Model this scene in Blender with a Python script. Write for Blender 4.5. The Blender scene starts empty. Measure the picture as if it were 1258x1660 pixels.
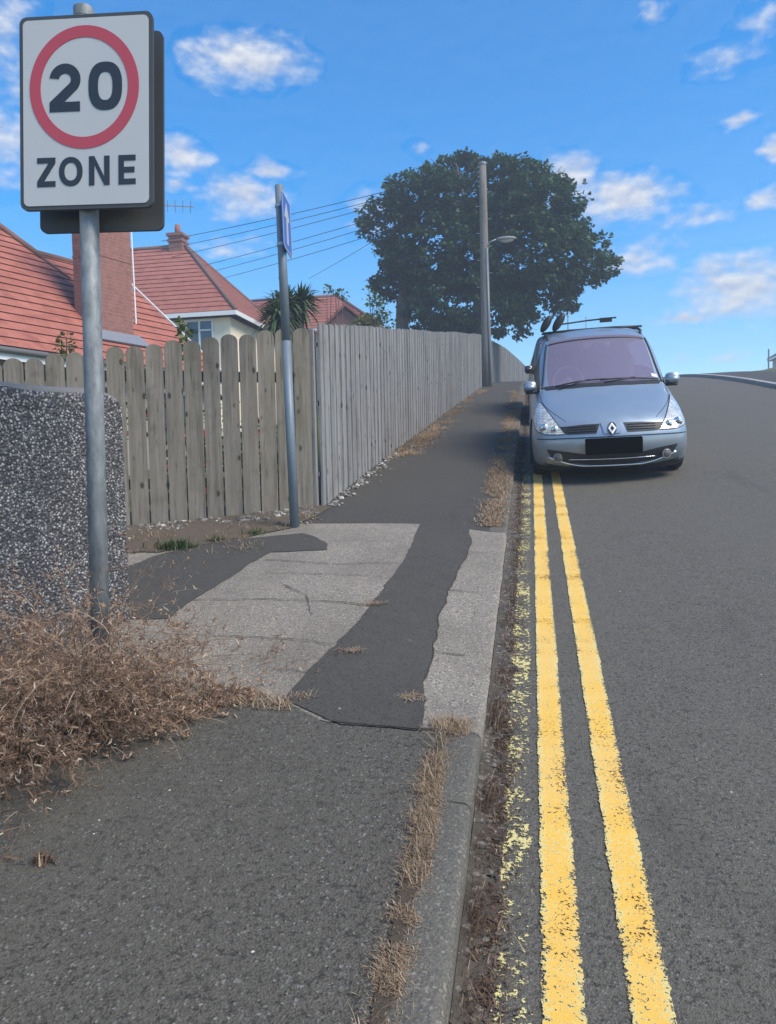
import bpy, bmesh, math, random
from mathutils import Vector, Matrix, noise
from mathutils.geometry import delaunay_2d_cdt
from mathutils.bvhtree import BVHTree
random.seed(7)
R = math.radians
sc = bpy.context.scene
COL = sc.collection

# ------------------------------------------------------------------ camera, world, sun, exposure
YAW, PITCH, ROLL, SL = R(10.65), R(-3.2), R(1.15), R(9.1)
FWD = Vector((-math.sin(YAW)*math.cos(PITCH), math.cos(YAW)*math.cos(PITCH), math.sin(PITCH)))
r0 = Vector((math.cos(YAW), math.sin(YAW), 0)); u0 = r0.cross(FWD)
RIGHT = r0*math.cos(ROLL) - u0*math.sin(ROLL); UP = RIGHT.cross(FWD)
cam = bpy.data.cameras.new('camera'); cam_ob = bpy.data.objects.new('camera', cam); COL.objects.link(cam_ob)
cam.sensor_fit = 'VERTICAL'; cam.sensor_height = 24; cam.lens = 24*1247/1660
cam.clip_start = 0.05; cam.clip_end = 3000
m3 = Matrix((RIGHT, UP, -FWD)).transposed()
cam_ob.matrix_world = Matrix.Translation((0, 0, 1.56)) @ m3.to_4x4()
sc.camera = cam_ob

SUN_EL, SUN_AZ = R(48), R(112)          # azimuth clockwise from +Y
SKY_STRENGTH, SUN_STRENGTH, EXPOSURE = 0.12, 2.8, 1.0
sc.view_settings.view_transform = 'Standard'; sc.view_settings.look = 'None'
sc.view_settings.exposure = EXPOSURE; sc.view_settings.gamma = 1
sc.view_settings.use_curve_mapping = False
sc.cycles.use_denoising = True
sc.cycles.max_bounces = 8; sc.cycles.transparent_max_bounces = 24

sun = bpy.data.lights.new('sun', 'SUN'); sun.energy = SUN_STRENGTH; sun.angle = R(30); sun.color = (1, .89, .74)
sun_ob = bpy.data.objects.new('sun', sun); COL.objects.link(sun_ob)
sd = Vector((math.sin(SUN_AZ)*math.cos(SUN_EL), math.cos(SUN_AZ)*math.cos(SUN_EL), math.sin(SUN_EL)))
sun_ob.rotation_euler = (-sd).to_track_quat('-Z', 'Y').to_euler()

CLOUDS = [(-20.3,27.1,4.6,1.5,1),(-24.3,27.5,1.4,0.7,.6),(-25.0,21.2,2.0,1.2,.9),(-25.3,19.5,1.7,0.5,.6),(-18.7,20.7,2.0,0.6,.7),
  (-20.4,19.0,3.2,1.4,.9),(-21.6,15.6,2.6,0.7,.5),(-36.1,27.2,2.6,2.9,.55),(-36.2,21.3,2.2,2.9,.6),(2.7,19.5,2.3,1.4,.9),(6.4,17.9,4.0,1.4,1),
  (11.6,16.2,3.0,0.6,.6),(7.6,13.9,2.8,1.1,.7),(13.9,11.5,4.2,2.0,1),(10.5,9.8,2.2,0.45,.8),(13.7,21.5,1.3,0.45,.7),(16.0,19.5,1.0,0.8,1),
  (15.7,16.7,1.3,0.6,.9),(12.9,25.0,2.6,0.9,.42),(15.1,26.4,1.7,1.0,.42),(8.5,28.1,1.2,0.5,.35),(-7.8,21.9,1.2,0.5,.4),(-11.1,17.9,2.2,1.7,.5),
  (12.0,7.1,5.2,0.3,.3), (40,24,8,3,.8),(70,35,14,5,.8),(120,30,16,5,.9),(-75,30,14,5,.9),(-110,40,20,6,.8),(170,28,14,5,.9),(200,45,18,6,.8)]

VEIL_DENSITY = 0.0042
def build_world():
    w = bpy.data.worlds.new('World'); sc.world = w; w.use_nodes = True
    nt = w.node_tree; nt.nodes.clear(); L = nt.links.new
    def nd(t, **k):
        n = nt.nodes.new(t)
        for a, b in k.items(): setattr(n, a, b)
        return n
    def mth(op, a, b=None, c=None, clamp=False):
        n = nd('ShaderNodeMath', operation=op, use_clamp=clamp)
        for i, v in enumerate((a, b, c)):
            if v is None: continue
            if isinstance(v, (int, float)): n.inputs[i].default_value = v
            else: L(v, n.inputs[i])
        return n.outputs[0]
    out = nd('ShaderNodeOutputWorld'); bg = nd('ShaderNodeBackground'); bg.inputs[1].default_value = SKY_STRENGTH
    L(bg.outputs[0], out.inputs[0])
    sky = nd('ShaderNodeTexSky', sky_type='NISHITA'); sky.sun_disc = False
    sky.sun_elevation = SUN_EL; sky.sun_rotation = SUN_AZ
    sky.air_density = 1.0; sky.dust_density = 0.15; sky.ozone_density = 2.5
    tc = nd('ShaderNodeTexCoord'); sep = nd('ShaderNodeSeparateXYZ'); L(tc.outputs['Generated'], sep.inputs[0])
    x, y, z = sep.outputs
    deg = 180/math.pi
    az = mth('MULTIPLY', mth('ARCTAN2', x, y), deg); el = mth('MULTIPLY', mth('ARCSINE', z), deg)
    # breakup noise in sky coordinates
    com = nd('ShaderNodeCombineXYZ'); L(az, com.inputs[0]); L(el, com.inputs[1])
    mp = nd('ShaderNodeMapping'); mp.inputs['Scale'].default_value = (1, 1.7, 1); L(com.outputs[0], mp.inputs[0])
    def ns(scale, detail, rough, vec):
        n = nd('ShaderNodeTexNoise'); n.inputs['Scale'].default_value = scale; n.inputs['Detail'].default_value = detail
        n.inputs['Roughness'].default_value = rough; L(vec, n.inputs['Vector']); return n.outputs[0]
    n1 = ns(.55, 6, .54, mp.outputs[0])
    mp2 = nd('ShaderNodeMapping'); mp2.inputs['Location'].default_value = (-.15, .62, 0); L(mp.outputs[0], mp2.inputs[0])
    n2 = ns(.55, 4, .5, mp2.outputs[0])
    # push the lobes about with a coarser noise so none is an ellipse
    wn = nd('ShaderNodeTexNoise'); wn.inputs['Scale'].default_value = .45; wn.inputs['Detail'].default_value = 3; L(mp.outputs[0], wn.inputs['Vector'])
    wv = nd('ShaderNodeVectorMath', operation='SUBTRACT'); L(wn.outputs['Color'], wv.inputs[0]); wv.inputs[1].default_value = (.5, .5, .5)
    wm = nd('ShaderNodeVectorMath', operation='MULTIPLY'); L(wv.outputs[0], wm.inputs[0]); wm.inputs[1].default_value = (3.2, 1.2, 0)
    wp = nd('ShaderNodeVectorMath', operation='ADD'); L(com.outputs[0], wp.inputs[0]); L(wm.outputs[0], wp.inputs[1])
    tot = None
    for a, e_, ra, re, k in CLOUDS:
        s = nd('ShaderNodeVectorMath', operation='SUBTRACT'); L(wp.outputs[0], s.inputs[0])
        s.inputs[1].default_value = (a if a <= 180 else a-360, e_, 0)
        m_ = nd('ShaderNodeVectorMath', operation='MULTIPLY'); L(s.outputs[0], m_.inputs[0]); m_.inputs[1].default_value = (1/(ra*1.25), 1/(re*1.45), 0)
        ln = nd('ShaderNodeVectorMath', operation='LENGTH'); L(m_.outputs[0], ln.inputs[0])
        v = mth('MULTIPLY', mth('SUBTRACT', 1.0, ln.outputs['Value'], clamp=True), k)
        tot = v if tot is None else mth('MAXIMUM', tot, v)
    dens = mth('ADD', mth('MULTIPLY', tot, 1.5), mth('MULTIPLY', mth('SUBTRACT', n1, .58), 2.0))
    dens = mth('MULTIPLY', dens, mth('GREATER_THAN', tot, .001))
    mr = nd('ShaderNodeMapRange', interpolation_type='SMOOTHSTEP'); L(dens, mr.inputs[0])
    mr.inputs[1].default_value = -.20; mr.inputs[2].default_value = 1.2; mr.inputs[3].default_value = 0; mr.inputs[4].default_value = .96
    # thick parts away from the lit top are greyer
    shade = mth('ADD', .5, mth('MULTIPLY', mth('SUBTRACT', n1, n2), 2.2), clamp=True)
    cc = nd('ShaderNodeMix', data_type='RGBA'); L(shade, cc.inputs['Factor'])
    k = .92/SKY_STRENGTH/(2**EXPOSURE)
    cc.inputs['A'].default_value = (k*.56, k*.63, k*.80, 1); cc.inputs['B'].default_value = (k*1.02, k*1.03, k*1.05, 1)
    hsv = nd('ShaderNodeHueSaturation'); hsv.inputs['Saturation'].default_value = 1.5; hsv.inputs['Value'].default_value = 1.0
    L(sky.outputs[0], hsv.inputs['Color'])
    mx = nd('ShaderNodeMix', data_type='RGBA'); L(mr.outputs[0], mx.inputs['Factor']); L(hsv.outputs[0], mx.inputs['A']); L(cc.outputs['Result'], mx.inputs['B'])
    L(mx.outputs['Result'], bg.inputs[0])
build_world()

# ------------------------------------------------------------------ helpers
def s2l(r, g, b):
    f = lambda c: (c/255/12.92 if c/255 <= .04045 else ((c/255+.055)/1.055)**2.4)
    return (f(r), f(g), f(b), 1)
class MT:
    """small wrapper for building a node material"""
    def __init__(s, name, rough=.7, metal=0.0, spec=.5):
        s.m = bpy.data.materials.new(name); s.m.use_nodes = True; s.nt = s.m.node_tree
        s.b = s.nt.nodes['Principled BSDF']; s.out = s.nt.nodes['Material Output']
        s.b.inputs['Roughness'].default_value = rough; s.b.inputs['Metallic'].default_value = metal
        s.b.inputs['Specular IOR Level'].default_value = spec
        s.co = s.nt.nodes.new('ShaderNodeTexCoord').outputs['Object']
    def L(s, a, b): s.nt.links.new(a, b)
    def put(s, sock, v):
        if hasattr(v, 'links'): s.L(v, sock)
        elif isinstance(v, (tuple, list)) and len(v) == 3 and sock.type == 'RGBA': sock.default_value = (*v, 1)
        else: sock.default_value = v
    def math(s, op, a, b=0.0, clamp=False):
        n = s.nt.nodes.new('ShaderNodeMath'); n.operation = op; n.use_clamp = clamp
        s.put(n.inputs[0], a); s.put(n.inputs[1], b); return n.outputs[0]
    def map(s, scale=(1, 1, 1), loc=(0, 0, 0), rot=(0, 0, 0), vec=None):
        n = s.nt.nodes.new('ShaderNodeMapping'); n.inputs['Scale'].default_value = scale
        n.inputs['Location'].default_value = loc; n.inputs['Rotation'].default_value = rot
        s.L(vec or s.co, n.inputs[0]); return n.outputs[0]
    def noise(s, scale, detail=4, rough=.55, vec=None, dist=0):
        n = s.nt.nodes.new('ShaderNodeTexNoise'); n.inputs['Scale'].default_value = scale; n.inputs['Detail'].default_value = detail
        n.inputs['Roughness'].default_value = rough; n.inputs['Distortion'].default_value = dist; s.L(vec or s.co, n.inputs['Vector']); return n.outputs[0]
    def voro(s, scale, feature='F1', out='Distance', vec=None):
        n = s.nt.nodes.new('ShaderNodeTexVoronoi'); n.feature = feature; n.inputs['Scale'].default_value = scale
        s.L(vec or s.co, n.inputs['Vector']); return n.outputs[out]
    def ramp(s, fac, stops, interp='LINEAR'):
        n = s.nt.nodes.new('ShaderNodeValToRGB'); cr = n.color_ramp; cr.interpolation = interp
        while len(cr.elements) < len(stops): cr.elements.new(.5)
        for e, (p, c) in zip(cr.elements, stops):
            e.position = p; e.color = c if isinstance(c, (tuple, list)) and len(c) == 4 else ((*c, 1) if isinstance(c, (tuple, list)) else (c, c, c, 1))
        s.L(fac, n.inputs[0]); return n.outputs[0]
    def mix(s, f, a, b, mode='MIX'):
        n = s.nt.nodes.new('ShaderNodeMix'); n.data_type = 'RGBA'; n.blend_type = mode
        s.put(n.inputs['Factor'], f); s.put(n.inputs['A'], a); s.put(n.inputs['B'], b); return n.outputs['Result']
    def mr(s, v, a, b, c=0.0, d=1.0, smooth=False):
        n = s.nt.nodes.new('ShaderNodeMapRange'); s.put(n.inputs[0], v)
        if smooth: n.interpolation_type = 'SMOOTHSTEP'
        for i, q in enumerate((a, b, c, d)): n.inputs[i+1].default_value = q
        return n.outputs[0]
    def sep(s, vec=None):
        n = s.nt.nodes.new('ShaderNodeSeparateXYZ'); s.L(vec or s.co, n.inputs[0]); return n.outputs
    def island(s):
        return s.nt.nodes.new('ShaderNodeNewGeometry').outputs['Random Per Island']
    def color(s, c): s.put(s.b.inputs['Base Color'], c); return s
    def rough(s, c): s.put(s.b.inputs['Roughness'], c); return s
    def bump(s, h, strength=.5, dist=.01):
        n = s.nt.nodes.new('ShaderNodeBump'); n.inputs['Strength'].default_value = strength; n.inputs['Distance'].default_value = dist
        s.L(h, n.inputs['Height']); s.L(n.outputs[0], s.b.inputs['Normal']); return s
    def alpha(s, a):
        t = s.nt.nodes.new('ShaderNodeBsdfTransparent'); x = s.nt.nodes.new('ShaderNodeMixShader')
        s.L(a, x.inputs[0]); s.L(t.outputs[0], x.inputs[1]); s.L(s.b.outputs[0], x.inputs[2]); s.L(x.outputs[0], s.out.inputs[0]); return s
    def leafy(s, col, k=.35):
        t = s.nt.nodes.new('ShaderNodeBsdfTranslucent'); x = s.nt.nodes.new('ShaderNodeMixShader'); x.inputs[0].default_value = k
        s.put(t.inputs[0], col); s.color(col); s.L(s.b.outputs[0], x.inputs[1]); s.L(t.outputs[0], x.inputs[2]); s.L(x.outputs[0], s.out.inputs[0]); return s
def plain(name, c, rough=.6, metal=0.0, vary=.12, scale=8):
    t = MT(name, rough, metal); c = tuple(c[:3])
    n = t.noise(scale, 5)
    t.color(t.mix(n, tuple(v*(1-vary) for v in c), tuple(v*(1+vary) for v in c)))
    return t.m

class MB:
    def __init__(s): s.v = []; s.f = []; s.mi = []
    def add(s, vs, fs, mi=0):
        o = len(s.v); s.v += [Vector(p) for p in vs]; s.f += [tuple(i+o for i in f) for f in fs]; s.mi += [mi]*len(fs); return s
    def box(s, c, d, rot=None, taper=0, mi=0):
        vs = []
        for z in (-1, 1):
            for x, y in ((-1, -1), (1, -1), (1, 1), (-1, 1)):
                k = 1-taper if z > 0 else 1
                p = Vector((x*d[0]/2*k, y*d[1]/2*k, z*d[2]/2))
                vs.append((rot @ p if rot else p) + Vector(c))
        return s.add(vs, [(3, 2, 1, 0), (4, 5, 6, 7), (0, 1, 5, 4), (1, 2, 6, 5), (2, 3, 7, 6), (3, 0, 4, 7)], mi)
    def tube(s, pts, rad, n=8, cap=True, mi=0):
        pts = [Vector(p) for p in pts]
        if isinstance(rad, (int, float)): rad = [rad]*len(pts)
        vs = []; ref = None
        for i, p in enumerate(pts):
            t = (pts[min(i+1, len(pts)-1)] - pts[max(i-1, 0)]).normalized()
            if ref is None: ref = t.orthogonal().normalized()
            ref = (ref - t*ref.dot(t)).normalized(); b = t.cross(ref)
            for k in range(n):
                a = 2*math.pi*k/n; vs.append(p + (ref*math.cos(a) + b*math.sin(a))*rad[i])
        fs = [(i*n+k, i*n+(k+1) % n, (i+1)*n+(k+1) % n, (i+1)*n+k) for i in range(len(pts)-1) for k in range(n)]
        if cap: fs += [tuple(range(n))[::-1], tuple(range((len(pts)-1)*n, len(pts)*n))]
        return s.add(vs, fs, mi)
    def prism(s, poly, fn, d0, d1, mi=0):
        """poly of (u,v) placed by fn(u,v,depth)"""
        n = len(poly)
        vs = [fn(u, v, d0) for u, v in poly] + [fn(u, v, d1) for u, v in poly]
        return s.add(vs, [tuple(range(n))[::-1], tuple(range(n, 2*n))] + [(i, (i+1) % n, n+(i+1) % n, n+i) for i in range(n)], mi)
    def strip(s, a, b, fn, d0, d1):
        """solid ribbon between two equal polylines a and b of (u,v)"""
        for i in range(len(a)-1): s.prism([a[i], a[i+1], b[i+1], b[i]], fn, d0, d1)
        return s
    def grid(s, pts, mi=0):
        n, m = len(pts), len(pts[0])
        return s.add([p for r in pts for p in r], [(i*m+j, i*m+j+1, (i+1)*m+j+1, (i+1)*m+j) for i in range(n-1) for j in range(m-1)], mi)
    def dome(s, c, r, ax=(1, 1, 1), n=12, m=7, lo=-1.0, rot=None):
        rows = []
        for i in range(m+1):
            a = math.asin(lo) + (math.pi/2-math.asin(lo))*i/m
            row = []
            for k in range(n+1):
                t = 2*math.pi*k/n
                p = Vector((math.cos(a)*math.cos(t)*r*ax[0], math.cos(a)*math.sin(t)*r*ax[1], math.sin(a)*r*ax[2]))
                row.append((rot @ p if rot else p) + Vector(c))
            rows.append(row)
        return s.grid(rows)
    def build(s, name, mat, parent=None, smooth=False, bevel=0):
        me = bpy.data.meshes.new(name); off = Vector(parent['_loc']) if parent and '_loc' in parent else Vector((0, 0, 0))
        me.from_pydata([p-off for p in s.v], [], s.f)
        mats = mat if isinstance(mat, list) else [mat]
        for q in mats: me.materials.append(q)
        if len(mats) > 1:
            for p, i in zip(me.polygons, s.mi): p.material_index = i
        if smooth: me.polygons.foreach_set('use_smooth', [True]*len(me.polygons))
        me.update()
        o = bpy.data.objects.new(name, me); COL.objects.link(o)
        if parent:
            o.parent = parent
            if '_loc' in parent: o['_loc'] = parent['_loc']
        if bevel:
            b = o.modifiers.new('bevel', 'BEVEL'); b.width = bevel; b.segments = 2; b.limit_method = 'ANGLE'
        return o
def tag(o, label=None, cat=None, group=None, kind=None):
    if label: o['label'] = label
    if cat: o['category'] = cat
    if group: o['group'] = group
    if kind: o['kind'] = kind
    return o
def thing(name, label, cat, loc=(0, 0, 0), group=None):
    o = bpy.data.objects.new(name, None); COL.objects.link(o); o.location = loc; o['_loc'] = tuple(loc)
    return tag(o, label, cat, group)
def local_thing(name, label, cat, loc, rot, group=None):
    o = bpy.data.objects.new(name, None); COL.objects.link(o); o.location = loc; o.rotation_euler = rot; o.scale = (.95, 1, 1)
    return tag(o, label, cat, group)
def inside(x, y, poly):
    c = False; j = len(poly)-1
    for i in range(len(poly)):
        xi, yi = poly[i]; xj, yj = poly[j]
        if (yi > y) != (yj > y) and x < (xj-xi)*(y-yi)/(yj-yi)+xi: c = not c
        j = i
    return c
def jag(poly, step=.06, amp=.018, skip=()):
    out = []
    for i, a in enumerate(poly):
        b = poly[(i+1) % len(poly)]; d = math.dist(a, b); n = max(1, int(d/step))
        if i in skip: out.append(a); continue
        for k in range(n):
            t = k/n; x = a[0]+(b[0]-a[0])*t; y = a[1]+(b[1]-a[1])*t
            q = noise.noise_vector(Vector((x*5, y*5, 3)))*.7 + noise.noise_vector(Vector((x*17, y*17, 9)))*.5
            out.append((x+q.x*amp, y+q.y*amp))
    return out
def sheet(name, poly, zf, mat, cell=.15):
    q = []
    for i, a in enumerate(poly):
        b = poly[(i+1) % len(poly)]; k = max(1, int(math.dist(a, b)/.12)) if abs(a[1]) < 8 and abs(b[1]) < 8 else 1
        q += [(a[0]+(b[0]-a[0])*j/k, a[1]+(b[1]-a[1])*j/k) for j in range(k)]
    poly = q
    xs = [p[0] for p in poly]; ys = [p[1] for p in poly]
    vs = [Vector(p) for p in poly]; n = len(vs)
    x = min(xs)+cell*.37
    while x < max(xs):
        y = min(ys)+cell*.41
        while y < max(ys):
            if inside(x, y, poly): vs.append(Vector((x, y)))
            y += cell
        x += cell
    ov, _, of, *_ = delaunay_2d_cdt(vs, [(i, (i+1) % n) for i in range(n)], [], 1, 1e-5)
    mb = MB(); mb.add([(p.x, p.y, zf(p.x, p.y)) for p in ov], of)
    o = mb.build(name, mat); o['kind'] = 'structure'
    me = o.data
    if len(me.polygons) and sum(p.normal.z for p in me.polygons) < 0: me.flip_normals()
    return o

# ------------------------------------------------------------------ lie of the land
T = math.tan(SL)
def prof(y):
    if y < 22: return T*y
    ye = 22 + (T+.10)/.0045
    if y < ye: return T*y - .00225*(y-22)**2
    return T*ye - .00225*(ye-22)**2 - .10*(y-ye)
def bx(y): return .0018*max(0, y-28)**2 if y < 90 else .0018*62**2 + .2232*(y-90)
def road_z(x, y):
    q = x-bx(y); return prof(y) + (.025*min(q, 3.0) - .02*max(0, q-3.0))
def ups(y):
    s = lambda a, b, t: (lambda k: k*k*(3-2*k))(max(0, min(1, (t-a)/(b-a))))
    return .11 - .078*s(2.7, 3.5, y) + .07*s(5.6, 6.7, y)
def pav_z(x, y):
    q = x-bx(y); t = max(0, min(1, (-.2-q)/.9)); t = t*t*(3-2*t)
    und = .006*noise.noise(Vector((x*1.3, y*1.3, 0)))
    return prof(y) - .005 + ups(y)*(1-t) + .112*t + und*min(1, max(0, (-.34-q)/.2))
def land_z(x, y):
    q = x-bx(y)
    z = prof(y) - .06
    if q < -4.4: z -= min(4.0, .2*(-4.4-q))
    if q > 8.0: z = prof(y) + .08 + min(4.2, (q-8.0)*(.06*min(1, max(0, y/30)) + .36*max(0, min(1, (y-42)/33))))
    return z

# ------------------------------------------------------------------ materials
def asphalt(name, dark, light, scale=1.0, specks=.5, bump=.5):
    t = MT(name, .85, spec=.4)
    fine = t.noise(230*scale, 3, .6); vo = t.voro(165*scale, out='Color'); vs = t.sep(vo)
    big = t.noise(1.1, 5, .6); mid = t.noise(9, 5, .65)
    base = t.mix(t.mr(fine, .34, .66), dark, light); base = t.mix(t.mr(t.noise(75*scale, 3, .7), .53, .66, 0, .9), base, tuple(q*1.9 for q in dark)); base = t.mix(t.mr(t.noise(60*scale, 3, .7, t.map((1, 1, 1), (3, 1, 0))), .52, .64, 0, .85), base, tuple(q*.30 for q in dark))
    base = t.mix(t.mr(t.noise(3.1, 3, .6, t.map((1, 1, 1), (5, 2, 0))), .70, .73, 0, .55), base, (.17, .165, .15))
    base = t.mix(t.math('MULTIPLY', t.mr(vs[0], .93, .99), specks), base, (.26, .255, .24))
    base = t.mix(t.math('MULTIPLY', t.mr(vs[1], .78, .95), .5), base, tuple(c*.35 for c in dark))
    base = t.mix(t.mr(big, .35, .7, 0, .28), base, tuple(c*1.6 for c in dark))
    base = t.mix(t.mr(mid, .45, .75, 0, .22), base, tuple(c*.55 for c in dark))
    wear = t.noise(1, 5, .6, t.map((1.3, .09, 1))); base = t.mix(t.mr(wear, .38, .66, 0, .30), base, tuple(c*1.55 for c in dark))
    base = t.mix(t.mr(t.noise(1, 4, .6, t.map((2.2, .5, 1), (7, 3, 0))), .60, .72, 0, .35), base, tuple(c*.62 for c in dark))
    white = t.sep(t.voro(23, out='Color')); wd = t.voro(23)
    base = t.mix(t.math('MULTIPLY', t.math('LESS_THAN', wd, .09), t.math('GREATER_THAN', white[0], .975)), base, (.5, .49, .46))
    t.color(base); h = t.math('ADD', t.math('MULTIPLY', t.voro(165*scale), .6), fine)
    t.bump(h, bump, .005); return t.m
M = {}
M['road'] = asphalt('road_asphalt', (.072, .066, .052), (.150, .140, .113), 1.0, .5, .7)
M['old'] = asphalt('old_asphalt', (.060, .055, .043), (.136, .126, .101), .85, .7, 1.0)
M['new'] = asphalt('smooth_asphalt', (.045, .0415, .0345), (.081, .075, .062), 1.3, .12, .35)
def concrete(name, dark, light):
    t = MT(name, .9)
    fine = t.noise(170, 3, .65); vs = t.sep(t.voro(135, out='Color')); big = t.noise(1.6, 5, .6)
    c = t.mix(t.mr(fine, .32, .7), dark, light)
    c = t.mix(t.mr(vs[0], .85, .95, 0, .6), c, tuple(q*1.6 for q in light)); c = t.mix(t.mr(vs[1], .78, .92, 0, .75), c, (.07, .068, .066))
    c = t.mix(t.mr(big, .4, .7, 0, .5), c, tuple(q*.75 for q in dark))
    t.color(c); t.bump(t.math('ADD', t.voro(95), t.math('MULTIPLY', fine, .6)), .6, .004); return t.m
M['concrete'] = concrete('exposed_aggregate_concrete', (.135, .118, .092), (.315, .282, .228))
M['kerb'] = concrete('kerb_concrete', (.062, .057, .046), (.155, .145, .118))
M['palekerb'] = concrete('pale_kerb', (.3, .29, .27), (.45, .44, .41))
def paint_yellow(name, half, wear, fresh, sc=95):
    t = MT(name, .75, spec=.3); x, y, z = t.sep()
    edge = t.math('ADD', t.math('MULTIPLY', t.math('SUBTRACT', t.noise(42, 4, .7), .5), .02), t.math('MULTIPLY', t.math('SUBTRACT', t.noise(6, 2), .5), .014))
    ax = t.math('SUBTRACT', half, t.math('ABSOLUTE', x)); ax = t.math('ADD', ax, edge)
    n1 = t.noise(sc, 5, .75); n2 = t.noise(4.5, 4, .6); pit = t.voro(60)
    w = t.math('ADD', n1, t.math('MULTIPLY', t.math('SUBTRACT', n2, .5), .55))
    w = t.math('ADD', w, t.mr(ax, .0, .016, .11, 0)); w = t.math('ADD', w, t.mr(y, 2.6, 1.4, 0, .035))
    hole = t.math('GREATER_THAN', w, wear)
    a = t.math('MULTIPLY', t.math('GREATER_THAN', ax, 0), t.math('SUBTRACT', 1.0, hole))
    c = t.mix(t.noise(14, 5, .65), fresh, tuple(q*.80 for q in fresh)); c = t.mix(t.mr(t.noise(1.7, 4, .65), .42, .68, 0, .5), c, (.68, .47, .18)); c = t.mix(t.mr(t.noise(240, 2, .6), .56, .66, 0, .4), c, (.40, .27, .08))
    c = t.mix(t.mr(t.math('ADD', n1, t.mr(ax, 0, .022, .13, 0)), wear-.10, wear-.02), c, (.62, .54, .24))
    c = t.mix(t.mr(t.noise(120, 3, .7), .62, .72, 0, .55), c, (.28, .2, .07))
    t.color(c); t.bump(n1, .5, .003); t.alpha(a); return t.m
M['yellow'] = paint_yellow('yellow_line_paint', .05, .615, (.86, .50, .080))
M['ghost'] = paint_yellow('worn_yellow_paint', .052, .448, (.66, .58, .26), 48)
def wood(name, a, b, axis_scale=(38, 38, 1.6), green=.35):
    t = MT(name, .9, spec=.2); v = t.map(axis_scale)
    g = t.noise(1, 6, .65, v, .4); isl = t.island(); big = t.noise(2.3, 4, .6)
    c = t.mix(t.mr(g, .3, .7), a, b); c = t.mix(t.mr(isl, 0, 1, 0, .45), c, tuple(q*1.35 for q in b))
    c = t.mix(t.math('MULTIPLY', t.mr(t.noise(1, 3, .7, t.map((60, 60, 3))), .6, .72), .7), c, tuple(q*.3 for q in a))
    kn = t.voro(1, vec=t.map((8, 8, 4.2))); c = t.mix(t.mr(kn, .09, .15, .85, 0), c, tuple(q*.32 for q in a))
    c = t.mix(t.mr(big, .5, .72, 0, green), c, (.105, .10, .062))
    c = t.mix(t.mr(t.noise(1, 5, .7, t.map((16, 16, 1.1), (2, 2, 1))), .5, .7, 0, .55), c, tuple(q*.7 for q in a)); c = t.mix(t.mr(t.noise(6, 5, .7), .55, .75, 0, .4), c, tuple(q*.6 for q in a))
    t.color(c); t.bump(g, .5, .004); return t.m
M['picket'] = wood('weathered_picket_wood', (.080, .070, .057), (.222, .200, .166), green=.5)
M['board'] = wood('weathered_grey_boards', (.098, .096, .093), (.27, .27, .267), green=.25)
M['polewood'] = wood('telegraph_pole_wood', (.085, .078, .068), (.20, .185, .165), (14, 14, .7), .1)
M['galv'] = (lambda t: (t.color(t.mix(t.mr(t.noise(26, 5, .7, t.map((1, 1, .4))), .35, .7), (.15, .165, .175), (.30, .325, .335))), t.bump(t.noise(60, 3), .15, .002), t.m)[-1])(MT('galvanised_steel', .68, .25))
M['greyp'] = plain('grey_painted_steel', s2l(105, 118, 128), .5, .1, .2, 20)
M['signback'] = plain('dark_grey_sign_back', (.045, .05, .055), .6, 0, .15, 6)
M['white'] = plain('white_sign_face', (.43, .44, .44), .38, 0, .05, 3)
M['red'] = plain('red_ring', (.40, .055, .075), .4, 0, .06, 4)
M['black'] = plain('black_lettering', (.022, .026, .032), .4, 0, .1, 4)
M['blue'] = plain('blue_sign_face', (.05, .13, .42), .4, 0, .08, 4)
M['clip'] = plain('steel_clip', (.4, .42, .43), .4, .7)
def dash():
    t = MT('pebble_dash', .85); v = t.voro(80, out='Color'); s = t.sep(v); d = t.voro(80)
    c = t.ramp(s[0], [(0, (.04, .04, .046)), (.3, (.10, .10, .108)), (.55, (.20, .198, .20)), (.78, (.34, .33, .32)), (1, (.54, .53, .50))])
    c = t.mix(t.mr(d, .25, .62, 0, .9), c, (.03, .03, .033)); c = t.mix(t.mr(t.noise(2.5, 4), .45, .75, 0, .5), c, (.05, .05, .052))
    t.color(c); t.bump(t.math('SUBTRACT', 1.0, d), .8, .012); return t.m
M['dash'] = dash()
M['coping'] = plain('wall_top_mortar', (.15, .15, .148), .9, 0, .3, 30)
def tiles(name, a, b):
    t = MT(name, .85, spec=.25); c = t.mix(t.mr(t.noise(3, 5, .6), .3, .7), a, b)
    c = t.mix(t.mr(t.noise(24, 4, .7), .5, .75, 0, .45), c, tuple(q*.6 for q in a))
    uv = t.sep(t.voro(4.2, out='Color')); c = t.mix(t.mr(uv[0], .2, 1, 0, .3), c, tuple(q*1.25 for q in b))
    t.color(c); t.bump(t.noise(40, 3), .2, .01); return t.m
M['tiles'] = tiles('red_roof_tiles', (.25, .083, .060), (.38, .142, .104))
M['tiles2'] = tiles('far_red_roof_tiles', (.26, .088, .063), (.36, .142, .105))
M['under'] = plain('dark_under_tiles', (.035, .02, .018), .9)
M['ridge'] = plain('ridge_tiles', (.16, .09, .075), .9, 0, .3, 6)
def brickm():
    t = MT('red_chimney_brick', .9); v = t.map((1, 1, 1))
    c = t.mix(t.mr(t.noise(9, 6, .7), .3, .7), (.17, .075, .06), (.29, .135, .108)); c = t.mix(t.mr(t.noise(22, 4, .7), .62, .72, 0, .6), c, (.42, .33, .28))
    z = t.sep()[2]; course = t.math('FRACT', t.math('MULTIPLY', z, 13.3)); c = t.mix(t.math('MULTIPLY', t.math('LESS_THAN', course, .13), .4), c, (.30, .24, .2))
    t.color(c); t.bump(t.noise(60, 4), .5, .01); return t.m
M['brick'] = brickm()
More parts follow.
